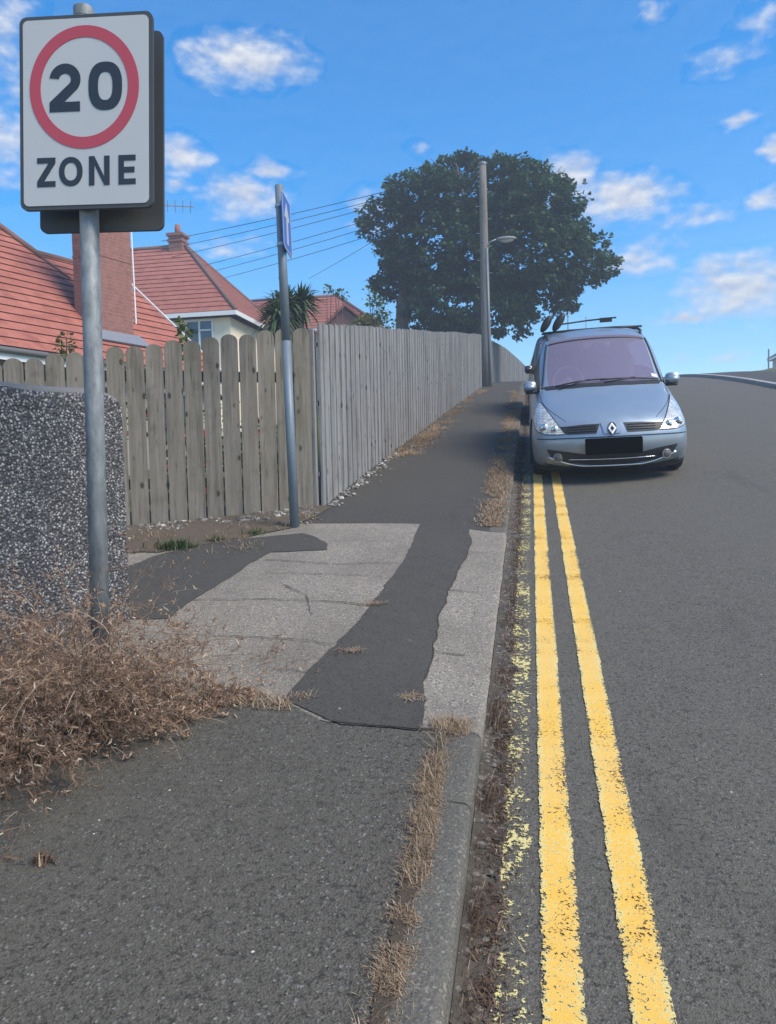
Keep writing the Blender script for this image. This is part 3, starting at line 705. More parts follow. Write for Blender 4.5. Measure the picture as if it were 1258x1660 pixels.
for dz in (.35, 1.3):
    mb = MB(); a = Vector((PA.x, PA.y, pav_z(PA.x, PA.y)+dz))-fnm*.036; b = Vector((PB.x, PB.y, pav_z(PB.x, PB.y)+dz))-fnm*.036
    mb.box((a+b)/2, ((b-a).length, .04, .09), Matrix((fax, -fnm, Vector((0, 0, 1)))).transposed()); mb.build('rail', M['picket'], pk)
def close_fence(name, label, y0, y1, h, step, pitch=.105, dip=None):
    f = thing(name, label, 'fence', (fence_x(y0), y0, pav_z(fence_x(y0), y0)), )
    y = y0
    while y < y1-.2:
        mb = MB(); ye = min(y+step, y1); n = int((ye-y)/pitch)
        a = Vector((fence_x(y), y, 0)); b = Vector((fence_x(ye), ye, 0)); ax = (b-a).normalized(); nm = Vector((ax.y, -ax.x, 0))
        for k in range(n):
            q = a.lerp(b, (k+.5)/n); z = pav_z(q.x, q.y); hh = h + .02*noise.noise(Vector((0, q.y*.3, 0))) - (dip(q.y) if dip else 0)
            off = .008 if k % 2 else -.004
            board_top(mb, (q.x+nm.x*off, q.y+nm.y*off), ax, nm, (b-a).length/n*random.uniform(.90, 1.0), z-.02+random.uniform(0, .03), z+hh+random.uniform(-.006, .006), .02, False)
        mb.build('board_panel', M['board'], f)
        mb = MB(); c = a-nm*.09; zc = pav_z(a.x, a.y); mb.box((c.x, c.y, zc+h*.48), (.09, .09, h*.98)); mb.build('post', M['board'], f)
        for dz in (.3, .95, 1.5):
            p, q = a-nm*.05, b-nm*.05; mb = MB()
            mb.tube([(p.x, p.y, pav_z(a.x, a.y)+dz), (q.x, q.y, pav_z(b.x, b.y)+dz)], .028, 4); mb.build('rail', M['board'], f)
        y = ye
    return f
close_fence('board_fence', 'long grey close-boarded fence running up the pavement to the telegraph pole', 6.97, 25.6, 1.69, 1.83)
close_fence('board_fence', 'far stretch of grey fence dropping away over the crest beyond the telegraph pole', 26.1, 66, 1.62, 3.0, .14)

# ------------------------------------------------------------------ telegraph pole, street light, cables
P0 = Vector((-1.44, 25.95, pav_z(-1.44, 25.95)-.05)); P1 = Vector((-1.52, 26.3, 11.62))
tp = thing('telegraph_pole', 'tall wooden telegraph pole at the top of the pavement in front of the tree', 'telegraph pole', P0)
mb = MB(); mb.tube([P0.lerp(P1, i/6) for i in range(7)], [.175-.060*i/6 for i in range(7)], 16); mb.build('shaft', M['polewood'], tp, smooth=True)
mb = MB(); mb.tube([P1-Vector((0, 0, .05)), P1+Vector((0, 0, .02)), P1+Vector((0, 0, .07))], [.135, .13, .02], 16); mb.build('cap', M['lead'], tp)
mb = MB(); mb.tube([P0.lerp(P1, .02)+Vector((.12, -.16, 0)), P0.lerp(P1, .62)+Vector((.09, -.12, 0))], .035, 8); mb.build('cable_guard', M['greyp'], tp, smooth=True)
for k in range(8):
    c = P0.lerp(P1, .45+.06*k); sd_ = 1 if k % 2 else -1; mb = MB(); mb.tube([c, c+Vector((sd_*.26, -.03, 0))], .011, 6); mb.build('step_iron', M['clip'], tp)
for k in range(5):
    mb = MB(); mb.tube([P1+Vector((-.16, -.05, -.12-.16*k)), P1+Vector((-.06, -.02, -.12-.16*k))], .022, 6); mb.build('cable_bracket', M['clip'], tp)
c = P0.lerp(P1, .635)
sl = thing('street_light', 'small street light on a short arm bracketed to the telegraph pole', 'street light', c)
mb = MB(); mb.tube([c+Vector((.08, -.08, -.1)), c+Vector((.2, -.1, .08)), c+Vector((.42, -.12, .14))], .022, 8); mb.build('arm', M['clip'], sl, smooth=True)
mb = MB(); mb.dome(c+Vector((.72, -.14, .13)), .34, (1, .36, .24), 16, 8); mb.build('lamp_head', plain('lamp_housing', (.20, .21, .21), .6, .1), sl, smooth=True)
mb = MB(); mb.dome(c+Vector((.74, -.14, .10)), .25, (1, .38, .42), 16, 8, rot=Matrix.Rotation(math.pi, 3, 'X')); mb.build('lamp_lens', glassm('lamp_lens_glass', (.25, .26, .25), .2), sl, smooth=True)
def cable(a, b, sag, r=.011):
    a, b = Vector(a), Vector(b); pts = []
    for i in range(25):
        t = i/24; p = a.lerp(b, t); p.z -= sag*4*t*(1-t); pts.append(p)
    mb = MB(); mb.tube(pts, r, 5); return mb.build('overhead_cable', M['wire'], smooth=True)
def world_at(px, py, d): return Vector((0, 0, 1.56)) + (FWD + RIGHT*(px-629)/1247 + UP*(830-py)/1247)*d
CAB = [((262, 391), 30, .12, 'topmost overhead cable running from pole top to the left roofs'), ((262, 405), 32, .28, 'second overhead cable from the top, close below the topmost one'),
       ((258, 421), 34, .44, 'third overhead cable down, crossing behind the blue arrow sign'), ((262, 447), 34, .75, 'fourth overhead cable down, fainter and lower past the arrow post'),
       ((300, 451), 36, .95, 'fifth overhead cable down, just above the lowest gentle cable'), ((330, 459), 36, 1.2, 'sixth overhead cable down, lowest of the gently sloping ones'),
       ((500, 452), 40, .3, 'steepest overhead cable, dropping to the roof behind the palm')]
for (p, d, dz, lab) in CAB:
    tag(cable(P1+Vector((-.15, -.04, -dz)), world_at(*p, d), .12, .011), lab, 'cable', 'overhead cables from the telegraph pole')

# ------------------------------------------------------------------ houses
def clip_band(poly, a, b):
    def half(pl, k, sgn):
        out = []
        for i in range(len(pl)):
            p, q = pl[i], pl[(i+1) % len(pl)]; fp, fq = sgn*(p[1]-k), sgn*(q[1]-k)
            if fp >= 0: out.append(p)
            if (fp > 0 > fq) or (fp < 0 < fq):
                t = fp/(fp-fq); out.append((p[0]+(q[0]-p[0])*t, k))
        return out
    p = half(poly, a, 1)
    return half(p, b, -1) if len(p) > 2 else []
def roof_face(mb, O, eu, ev, poly, course=.30, lift=.022):
    nn = eu.cross(ev).normalized()
    if nn.z < 0: nn = -nn
    top = max(p[1] for p in poly); k = min(p[1] for p in poly); base = k
    while k < top-1e-6:
        b = min(k+course, top); c = clip_band(poly, k, min(b+.02, top))
        if len(c) > 2: mb.add([O+eu*u+ev*v+nn*(.015+lift*(1-(v-k)/course)+.006*noise.noise(Vector((u*2, v*3, O.x)))) for u, v in c], [tuple(range(len(c)))], 0)
        k = b
    mb.prism(poly, lambda u, v, d: O+eu*u+ev*v+nn*d, -.12, .0, 1)
def ridge_tube(mb, pts, r=.1): mb.tube(pts, r, 8)
Z = Vector((0, 0, 1))
# --- near bungalow
A0 = Vector((-8.75, 11.73, 3.753)); pit = R(40); upv = -nrm*math.cos(pit)+Z*math.sin(pit)
bg = thing('bungalow', 'nearest red-tiled bungalow with a tall brick chimney behind the picket fence', 'house', (-10, 12, 1))
pt = lambda u, v, d=0: A0+e*u+upv*v+(upv.cross(e)*-1).normalized()*d
mb = MB()
roof_face(mb, A0, e, upv, [(-7, 0), (3.14, 0), (3.14, 4.26), (2.86, 5.11), (2.5, 6.2), (-7, 6.2)])
roof_face(mb, A0, e, upv, [(3.141, 0), (5.6, 0), (5.6, 4.33), (3.141, 4.28)])
upb = nrm*math.cos(pit)+Z*math.sin(pit)     # rear slope, falling away on the far side
b0 = A0+upv*4.33-upb*4.33
mb.prism([(3.14, .5), (5.6, .5), (5.6, 4.31), (3.14, 4.31)], lambda u, v, d: b0+e*u+upb*v+Z*d, -.1, 0)
rf = mb.build('roof', [M['tiles'], M['under']], bg)
mb = MB(); ridge_tube(mb, [pt(3.1, 4.30, .03), pt(5.64, 4.35, .03)], .075); ridge_tube(mb, [pt(3.2, 4.1, .05), pt(2.86, 5.11, .05), pt(2.45, 6.25, .05)], .07); ridge_tube(mb, [pt(3.14, 4.26, .05), pt(3.45, 3.35, .04)], .03)
mb.build('ridge_tile', M['ridge'], rf, smooth=True)
mb = MB(); mb.prism([(5.6, -.05), (5.64, -.05), (5.64, 4.38), (5.6, 4.38)], lambda u, v, d: pt(u, v, d), -.14, .065); mb.build('bargeboard', M['upvc'], rf)
mb = MB(); mb.prism([(-7, -.03), (5.64, -.03), (5.64, .02), (-7, .02)], lambda u, v, d: A0+e*u+nrm*(.02+v)+Z*d, -.22, -.06); mb.build('fascia', M['upvc'], bg)
mb = MB(); mb.tube([A0+e*-7+nrm*.08-Z*.06, A0+e*5.6+nrm*.08-Z*.06], .055, 8); mb.build('gutter', plain('dark_gutter', (.12, .12, .115), .5), bg, smooth=True)
mb = MB()
wf = lambda u, v, d: A0+e*u+Z*v-nrm*d
mb.prism([(-7, -3.6), (5.4, -3.6), (5.4, -.18), (-7, -.18)], wf, .35, .6)
gz = lambda d: -.2+(d-.35)*math.tan(pit)-.10
W6 = 6.28
mb.add([wf(5.4, -3.6, .6), wf(5.4, -3.6, W6), wf(5.4, gz(.6), .6), wf(5.4, gz(4.33*math.cos(pit)), 4.33*math.cos(pit)), wf(5.4, -.1, W6)], [(0, 1, 4, 3, 2)])
mb.build('wall', M['greyrender'], bg)
for u in (-2.2, -.35, 2.2, 4.2):
    mb = MB(); mb.prism([(u-.6, -1.55), (u+.6, -1.55), (u+.6, -.42), (u-.6, -.42)], wf, .335, .35); wn = mb.build('window', M['glass'], bg)
    mb = MB()
    for a, b in ((-.64, -.56), (.56, .64), (-.04, .04)): mb.prism([(u+a, -1.6), (u+b, -1.6), (u+b, -.38), (u+a, -.38)], wf, .31, .335)
    mb.prism([(u-.56, -.46), (u-.04, -.46), (u-.04, -.38), (u-.56, -.38)], wf, .312, .335); mb.prism([(u+.04, -.46), (u+.56, -.46), (u+.56, -.38), (u+.04, -.38)], wf, .312, .335)
    mb.build('window_frame', M['upvc'], wn)
cb = pt(3.12, 1.05); cx0 = cb - nrm*.30
mb = MB(); rotE = Matrix((e, -nrm, Z)).transposed()
mb.box(cx0+Z*1.25, (.98, .62, 4.6), rotE); mb.box(cx0+Z*1.62, (1.0, .64, .03), rotE); mb.box(cx0+Z*3.6, (1.08, .72, .12), rotE); mb.box(cx0+Z*3.72, (1.0, .64, .12), rotE)
ch = mb.build('chimney', M['brick'], bg)
mb = MB(); mb.tube([cx0+Z*3.75, cx0+Z*4.15], [.13, .11], 12); mb.build('chimney_pot', M['pot'], ch, smooth=True)
mb = MB(); mb.prism([(2.45, .72), (3.85, .72), (3.78, 1.12), (2.55, 1.12)], lambda u, v, d: pt(u, v, d), .05, .085); mb.build('flashing', M['lead'], rf)
# aerial clamped to the chimney
m0 = cx0+e*.55+nrm*.33+Z*.35
ta = thing('tv_aerial', 'white-poled television aerial fixed beside the tall brick chimney', 'aerial', m0)
mb = MB(); mb.tube([m0, m0+Z*2.6-e*.05], .018, 8); mb.build('mast', M['upvc'], ta)
mb = MB(); h0 = m0+Z*2.52; dirb = Vector((.93, .36, 0)).normalized()
mb.tube([h0-dirb*.15, h0+dirb*1.3], .012, 6)
for k in range(8): c_ = h0+dirb*(.1+.16*k); mb.tube([c_-Vector((.12, -.25, .04)), c_+Vector((.12, -.25, .04))], .007, 4)
mb.build('antenna_rods', M['clip'], ta)
mb = MB()
for dz in (.1, .75): mb.tube([m0+Z*dz, m0+Z*dz-nrm*.25], .02, 6); mb.tube([m0+Z*dz+e*-.05, m0+Z*(dz-.22)-e*.15-nrm*.1], .015, 6)
mb.build('bracket', M['clip'], ta)

def hip_house(name, label, x0, x1, y0, y1, zg, ze, rise, wallm, tilem, wins, hipl=True, hipr=True, course=.33):
    h = thing(name, label, 'house', ((x0+x1)/2, (y0+y1)/2, zg))
    run = (y1-y0)/2; o = .38; L_ = math.hypot(run, rise); ym = (y0+y1)/2
    mb = MB(); hx = run
    rl, rr = (x0+hx if hipl else x0), (x1-hx if hipr else x1)
    ev = Vector((0, run/L_, rise/L_)); roof_face(mb, Vector((0, y0, ze)), Vector((1, 0, 0)), ev, [(x0, 0), (x1, 0), (rr, L_), (rl, L_)], course, .026)
    ev = Vector((0, -run/L_, rise/L_)); roof_face(mb, Vector((0, y1, ze)), Vector((1, 0, 0)), ev, [(x0, 0), (x1, 0), (rr, L_), (rl, L_)], course, .026)
    if hipr: roof_face(mb, Vector((x1, ym, ze)), Vector((0, 1, 0)), Vector((-run/L_, 0, rise/L_)), [(-run, 0), (run, 0), (0, L_)], course, .026)
    if hipl: roof_face(mb, Vector((x0, ym, ze)), Vector((0, 1, 0)), Vector((run/L_, 0, rise/L_)), [(-run, 0), (run, 0), (0, L_)], course, .026)
    roof = mb.build('roof', [tilem, M['under']], h)
    mb = MB(); ridge_tube(mb, [(rl-.1, ym, ze+rise+.03), (rr+.1, ym, ze+rise+.03)], .1)
    for xa, xb, f in ((rr, x1, hipr), (rl, x0, hipl)):
        if f:
            for yb in (y0, y1): ridge_tube(mb, [(xa, ym, ze+rise+.03), (xb, yb, ze+.05)], .085)
    mb.build('ridge_tile', M['ridge'], roof, smooth=True)
    mb = MB()
    for (a, b) in (((x0-.02, y0-.02), (x1+.02, y0-.02)), ((x1+.02, y0-.02), (x1+.02, y1+.02)), ((x1+.02, y1+.02), (x0-.02, y1+.02)), ((x0-.02, y1+.02), (x0-.02, y0-.02))):
        a3, b3 = Vector((*a, ze-.08)), Vector((*b, ze-.08)); d = (b3-a3); mb.box((a3+b3)/2, (d.length, .05, .17), Matrix.Rotation(math.atan2(d.y, d.x), 3, 'Z'))
    mb.build('fascia', M['upvc'], h)
    mb = MB(); mb.box(((x0+x1)/2, ym, (zg+ze-.17)/2), (x1-x0-2*o, y1-y0-2*o, ze-.17-zg)); mb.build('wall', wallm, h)
    yf = y0+o
    for (xc, zc, w, hh, pan) in wins:
        mb = MB(); mb.box((xc, yf-.01, zc), (w, .03, hh)); wn = mb.build('window', M['glass'], h)
        mb = MB(); fw = .07
        for sx_ in (-1, 1): mb.box((xc+sx_*(w/2+fw/2), yf-.03, zc), (fw, .08, hh+2*fw))
        for sz in (-1, 1): mb.box((xc, yf-.03, zc+sz*(hh/2+fw/2)), (w, .078, fw))
        for k in range(1, pan): mb.box((xc-w/2+w*k/pan, yf-.03, zc), (fw, .076, hh))
        mb.box((xc+w/2-w/pan/2, yf-.032, zc+hh*.22), (w/pan-fw, .07, fw*.8))
        mb.build('window_frame', M['upvc'], wn)
        mb = MB(); mb.box((xc, yf-.06, zc-hh/2-.11), (w+.3, .14, .07)); mb.build('sill', M['upvc'], wn)
    return h, roof
def stack(parent, x, y, z0, z1, w, d, pots, m=None):
    mb = MB(); mb.box((x, y, (z0+z1)/2), (w, d, z1-z0)); mb.box((x, y, z1+.06), (w+.16, d+.16, .12)); mb.box((x, y, z1-.2), (w+.1, d+.1, .1)); c = mb.build('chimney', m or M['brick'], parent)
    for px in pots:
        mb = MB(); mb.tube([(x+px, y, z1+.1), (x+px, y, z1+.55)], [.14, .12], 10); mb.build('chimney_pot', M['pot'], c, smooth=True)
h2, r2 = hip_house('house', 'cream two-storey house with hipped red roof and white window beyond the bungalow', -23.5, -11.3, 28.8, 36.2, 1.2, 7.86, 3.72, M['cream'], M['tiles2'],
    [(-12.98, 6.95, 1.05, 1.25, 2), (-16.5, 6.95, 1.4, 1.25, 2), (-12.9, 4.0, 1.3, 1.2, 2), (-20, 6.95, 1.4, 1.25, 2)])
stack(r2, -15.35, 32.5, 11.3, 12.0, .62, .6, (0,)); stack(r2, -19.5, 32.5, 11.2, 12.0, .62, .6, (-.1,))
h3, r3 = hip_house('bungalow', 'distant red-roofed bungalow with a small gable beyond the palm and board fence', -18.5, -7.4, 38.2, 44.0, 3.0, 8.75, 2.2, M['cream'], M['tiles2'], [(-13, 7.2, 1.4, 1.1, 2)])
mb = MB(); gx0 = -8.95
for s in (-1, 1): mb.add([(gx0, 36.9, 9.6), (gx0, 40.6, 9.6), (gx0+s*1.45, 40.6, 8.35), (gx0+s*1.45, 36.9, 8.35)], [(0, 1, 2, 3)])
gr = mb.build('gable_roof', M['tiles2'], h3); sol = gr.modifiers.new('thick', 'SOLIDIFY'); sol.thickness = .12
mb = MB(); mb.prism([(-1.2, -5.5), (1.2, -5.5), (1.2, -1.1), (0, -.15), (-1.2, -1.1)], lambda u, v, d: Vector((gx0+u, 37.1+d, 9.55+v)), 0, 1.4); mb.build('gable_wall', M['brick'], h3)

# far right: the end of a house and a post on the bank
rh, rr_ = hip_house('house', 'pale house end with dark roof at the far right edge beyond the bank', 23.7, 33, 77, 85, 7.5, 11.9, 2.6, M['greyrender'], plain('slate', (.07, .075, .085), .7), [(27, 10.7, 1.4, 1.2, 2)])
rp = thing('marker_post', 'short dark post standing on the grass bank near the far house', 'post', (20.9, 74.6, land_z(20.9, 74.6)))
zz = land_z(20.9, 74.6); mb = MB(); mb.tube([(20.9, 74.6, zz-.1), (20.9, 74.6, zz+2.0)], .07, 8); mb.build('shaft', M['polewood'], rp)
mb = MB(); mb.tube([(20.9, 74.6, zz+2.0), (20.9, 74.6, zz+2.08)], [.085, .03], 8); mb.build('cap', M['lead'], rp)
for (x, y, zt, lab) in ((2.15, 46.8, 11.3, 'thin dark pole rising over the car roof below the tree'), (4.25, 62.6, 13.0, 'faint thin far pole seen just right of the taller one over the car roof')):
    q = thing('thin_pole', lab, 'pole', (x, y, land_z(x, y))); mb = MB(); z0 = land_z(x, y)
    mb.tube([(x, y, z0-.1), (x, y, z0+1.2)], .06, 8); mb.tube([(x, y, z0+1.2), (x, y, zt)], .032, 8); mb.build('shaft', M['greyp'], q, smooth=True)
    mb = MB(); mb.tube([(x, y, zt), (x, y, zt+.06)], .045, 8); mb.build('cap', M['greyp'], q)

# ------------------------------------------------------------------ trees and plants
LEAF = [(0, 0), (.32, .08), (.5, .38), (.28, .52), (.2, 1.0), (0, .86), (-.2, 1.0), (-.28, .52), (-.5, .38), (-.32, .08)]
def leaf(mb, p, d, n, s, shape=LEAF, fold=.12):
    d = d.normalized(); side = d.cross(n)
    if side.length < 1e-3: side = d.orthogonal()
    side.normalize(); nn = side.cross(d)
    o = len(mb.v)
    for u, v in shape: mb.v.append(p+side*u*s+d*v*s+nn*(fold*abs(u)*s-.10*v*v*s))
    mb.f.append(tuple(range(o, o+len(shape)))); mb.mi.append(0)
def rnd(): 
    while True:
        v = Vector((random.uniform(-1, 1), random.uniform(-1, 1), random.uniform(-1, 1)))
        if .02 < v.length < 1: return v
TD = 30.0; SCL = TD/1247
tc0 = world_at(780, 400, TD+.6)
def tloc(px, py, dep=0): return Vector((tc0.x+(px-780)*SCL, tc0.y+dep, tc0.z-(py+6-400)*SCL))
LOBES = [(745, 400, 60, 40), (700, 430, 60, 40), (820, 360, 70, 40), (800, 440, 60, 40), (880, 460, 50, 30), (690, 318, 78, 50), (785, 305, 105, 50), (850, 335, 75, 60), (632, 345, 55, 42), (660, 300, 40, 30), (720, 395, 110, 75), (850, 405, 110, 85), (935, 425, 55, 52), (965, 443, 38, 22), (905, 350, 45, 50), (650, 425, 60, 45), (628, 440, 36, 20),
         (760, 480, 105, 52), (870, 480, 70, 42), (690, 495, 48, 38), (830, 515, 42, 28), (760, 530, 34, 20), (720, 520, 30, 22), (745, 275, 60, 26), (820, 280, 45, 24)]
HOLES = [(722, 383, 13, 5), (760, 425, 12, 14), (843, 472, 13, 7), (850, 412, 14, 9), (815, 340, 6, 5), (700, 345, 8, 6), (690, 400, 10, 12), (740, 440, 9, 8), (705, 484, 10, 5), (812, 423, 8, 5), (660, 375, 12, 7), (800, 515, 12, 7), (640, 405, 16, 5), (880, 500, 12, 5), (775, 390, 7, 5), (735, 360, 9, 5), (895, 440, 7, 5), (670, 455, 9, 5)]
tr = thing('tree', 'large dark green broad-crowned tree behind the telegraph pole', 'tree', (tc0.x, tc0.y, land_z(tc0.x, tc0.y)))
mb = MB(); gz0 = land_z(tc0.x, tc0.y)
stem = [Vector((tc0.x+.1, tc0.y, gz0-.2)), Vector((tc0.x, tc0.y, gz0+1.2)), tloc(775, 470), tloc(778, 410)]
mb.tube(stem, [.34, .28, .24, .2], 12)
s2 = tloc(649, 560, -.6); gz2 = land_z(s2.x, s2.y)
mb.tube([Vector((s2.x, s2.y, gz2-.2)), tloc(649, 530, -.6), tloc(650, 480, -.5), tloc(668, 430, -.3), tloc(690, 370, 0)], [.30, .27, .25, .17, .1], 12)
for px, py, rx, ry in LOBES:
    a = stem[2].lerp(stem[3], random.random()) if px > 690 else tloc(655, 465, -.4); dep = random.uniform(-1.6, 1.6); b = tloc(px, py, dep)
    mid = a.lerp(b, .5)+Vector((0, 0, .15)); mb.tube([a, mid, b], [.11, .075, .03], 6)
    for _ in range(5):
        c_ = tloc(px+random.uniform(-.8, .8)*rx, py+random.uniform(-.8, .8)*ry, dep+random.uniform(-1, 1)); mb.tube([mid.lerp(b, .6), c_], [.03, .01], 4)
mb.build('trunk', M['bark'], tr, smooth=True)
mb = MB(); tips = []
tot_a = sum(rx*ry for _, _, rx, ry in LOBES)
for px, py, rx, ry in LOBES:
    dz_ = min(1.0, math.sqrt(rx*ry)/75)*2.4
    for _ in range(int(1750*rx*ry/tot_a)):
        v = rnd(); v = v/v.length*(v.length**.45)
        tips.append(tloc(px+v.x*rx, py+v.z*ry, v.y*dz_))
for c_ in tips:
    k = random.randint(28, 52); rad = random.uniform(.2, .42); flat = Vector((1, 1, .55))
    outd = (c_-tc0); outd.z += .5
    for _ in range(k):
        v = rnd(); p = c_+Vector((v.x*rad*flat.x, v.y*rad*flat.y, v.z*rad*flat.z))
        hx, hz = 780+(p.x-tc0.x)/SCL, 394-(p.z-tc0.z)/SCL; skip = False
        for a, b, ra, rb in HOLES:
            if ((hx-a+6*noise.noise(p*3))/ra)**2+((hz-b+5*noise.noise(p*4))/rb)**2 < 1: skip = True; break
        if skip or hz > 560 or hz < 250: continue
        d = (outd.normalized()*.5+rnd()*.9+Vector((0, 0, -.25)))
        leaf(mb, p, d, Vector((0, 0, 1))+rnd()*.7, random.uniform(.10, .18))
mb.build('crown', M['leaf'], tr)

def spiky(name, label, c, ln, n, z_stem, heads):
    t = thing(name, label, 'palm', (c.x, c.y, land_z(c.x, c.y))); zb = land_z(c.x, c.y); mb = MB()
    for h in heads: mb.tube([Vector((c.x, c.y, zb-.1)), c.lerp(h, .4)-Z*.6, h], [.13, .1, .08], 8)
    mb.build('trunk', M['bark'], t, smooth=True); mb = MB()
    for h in heads:
        for _ in range(n):
            d = rnd().normalized(); d.z = d.z*.8+.35; d.normalize(); l = ln*random.uniform(.6, 1.1)
            s = d.cross(Z).normalized()*.022; q = h+d*l*.55; q2 = h+d*l-Z*l*random.uniform(.1, .4)
            mb.add([h-s*.6, h+s*.6, q+s, q-s, q2], [(0, 1, 2, 3), (3, 2, 4)])
    mb.build('crown', M['palm'], t)
pc_ = world_at(478, 505, 14.5)
spiky('cabbage_palm', 'spiky green cabbage palm behind the fence corner by the arrow post', pc_, .62, 260, 0, [world_at(463, 497, 14.5), world_at(488, 494, 14.7), world_at(450, 515, 14.3)])
def bush(name, label, centers, mat, n, s, stems=True, cat='shrub', flowers=None, shape=LEAF):
    c0 = Vector(centers[0][0]); zb = land_z(c0.x, c0.y); t = thing(name, label, cat, (c0.x, c0.y, zb)); mb = MB()
    for c_, r_ in centers:
        c_ = Vector(c_); b = Vector((c0.x+random.uniform(-.1, .1), c0.y+random.uniform(-.1, .1), zb-.05))
        mb.tube([b, b.lerp(c_, .6)+rnd()*.1, c_+Z*r_*.6], [.025, .015, .006], 5)
    mb.build('stem', M['bark'], t); mb = MB()
    for c_, r_ in centers:
        c_ = Vector(c_)
        for _ in range(int(n)):
            v = rnd(); p = c_+v*r_; leaf(mb, p, v+rnd()*.6, Z+rnd()*.6, s*random.uniform(.6, 1.3), shape)
    mb.build('foliage', mat, t)
    if flowers:
        mb = MB()
        for _ in range(flowers):
            c_, r_ = random.choice(centers); v = rnd(); leaf(mb, Vector(c_)+v.normalized()*r_, rnd(), rnd(), s*1.4)
        mb.build('flower', M['flower'], t)
    return t
bush('wispy_shrub', 'wispy green saplings poking above the board fence left of the tree', [(world_at(598+6*k, 478+9*k, 20), .22) for k in range(6)]+[(world_at(620, 500, 20), .2), (world_at(615, 488, 20), .15), (world_at(628, 520, 20), .2)], M['shrub'], 26, .09)
bush('wispy_shrub', 'arching green spray above the fence right of the palm', [(world_at(530+7*k, 466+3*k, 20), .1) for k in range(5)], M['shrub'], 14, .08)
bush('garden_shrub', 'yellow-green hedge bush below the distant bungalow roof', [(world_at(592+8*k, 528-(2 if k == 1 else 0), 24), .32) for k in range(3)]+[(world_at(580, 545, 24), .5)], M['hedge'], 170, .11)
bush('garden_shrub', 'green sprig rising above the picket fence below the cream house', [(world_at(300, 535, 9), .09), (world_at(303, 548, 9), .12), (world_at(292, 527, 9), .05), (world_at(298, 560, 9), .14)], M['shrub'], 26, .06)
bush('garden_shrub', 'red-flowered garden bush glimpsed through the picket gaps', [(world_at(240+60*k, 700+(30 if k % 2 else -10), 8.6), .34) for k in range(4)]+[(world_at(300+70*k, 780, 8.8), .34) for k in range(3)], M['weed'], 120, .07, flowers=70)
bush('garden_shrub', 'pale dry plant showing over the low left end of the picket fence', [(world_at(108, 556, 8), .1), (world_at(112, 566, 8), .09), (world_at(100, 568, 8), .08)], M['hedge'], 22, .05)

def tufts(name, label, pts, mat, n, ln, w, cat='weed'):
    mb = MB()
    for x, y, r in pts:
        for _ in range(n): blade(mb, (x+random.gauss(0, r), y+random.gauss(0, r*.6), pav_z(x, y)), random.uniform(.3, 1)*ln, w, random.uniform(0, 6.28), random.uniform(.1, .9), .6)
    return tag(mb.build(name, mat), label, cat)
tufts('green_weed', 'largest green weed patch in the soil by the wall end', [(-2.68, 5.46, .075)], M['weed'], 300, .12, .010)
tufts('green_weed', 'tiny green weed in the soil midway along the picket fence foot', [(-2.46, 5.68, .03)], M['weed'], 70, .08, .009)
tufts('green_weed', 'small green weed in the soil nearest the leaning arrow sign post', [(-2.22, 5.90, .04)], M['weed'], 80, .09, .009)
tufts('dry_tuft', 'small dry tuft lying on the pavement at the lower left edge', [(-1.43, 1.98, .02)], M['litter'], 70, .05, .006)

# dead weeds round the sign pole
dw = thing('dead_weeds', 'tangled brown dead weeds heaped round the foot of the 20 ZONE sign pole', 'weeds', (-1.75, 2.7, pav_z(-1.75, 2.7)))
def twig(mb, p, d, ln, r, depth, droop):
    pts = [Vector(p)]; d = d.normalized(); n = 5
    for i in range(n):
        d = (d+rnd()*.28+Vector((0, 0, -droop*(i/n)))).normalized(); q = pts[-1]+d*ln/n
        zg = pav_z(q.x, q.y)+.006
        if q.z < zg: q.z = zg+random.uniform(0, .012); d.z = abs(d.z)*.3
        wq = W0-e*0; side = (q-Vector((wq.x, wq.y, q.z))).dot(nrm)
        if (q-W0).dot(e) < .02 and side < .03: q += nrm*(.03-side)
        pts.append(q)
    mb.tube(pts, [r*(1-.6*i/n) for i in range(n+1)], 3, cap=False)
    if depth > 0:
        for _ in range(random.randint(3, 5)):
            k = random.randint(1, n); dd = (pts[k]-pts[k-1]).normalized()+rnd()*1.1
            twig(mb, pts[k], dd, ln*random.uniform(.3, .55), r*.6, depth-1, droop*1.2)
    else:
        for _ in range(random.randint(3, 6)):
            k = random.randint(1, n); q = pts[k].copy(); dd = rnd().normalized(); l = random.uniform(.004, .012); w = l*random.uniform(.12, .35); sd_ = dd.cross(rnd()).normalized()*w
            row = [(q-sd_*.5, q+sd_*.5)]
            for m_ in range(3):
                dd = (dd+rnd()*.8).normalized(); q = q+dd*l; row.append((q-sd_*(1 if m_ < 2 else .2), q+sd_*(1 if m_ < 2 else .2)))
            mb.grid(row)
        if random.random() < .22:
            q = pts[-1]
            for _ in range(9):
                v = rnd().normalized()*random.uniform(.008, .022); v.z = abs(v.z); sd_ = v.cross(rnd()).normalized()*.0013; mb.add([q-sd_, q+sd_, q+v+sd_*2.2, q+v-sd_*2.2], [(0, 1, 2, 3)])
SPOT = [(-1.80, 2.97, .07, 16, (.4, .8)), (-1.64, 2.96, .06, 10, (.25, .42)), (-1.80, 2.68, .13, 44, (.3, .5)), (-1.98, 2.75, .15, 44, (.3, .55)), (-2.1, 2.95, .16, 26, (.35, .65)), (-1.66, 2.74, .10, 28, (.2, .36)), (-1.78, 2.48, .12, 30, (.18, .32)), (-1.95, 2.45, .13, 26, (.22, .42)), (-1.50, 2.84, .09, 18, (.10, .24)), (-1.32, 2.98, .09, 10, (.06, .14))]
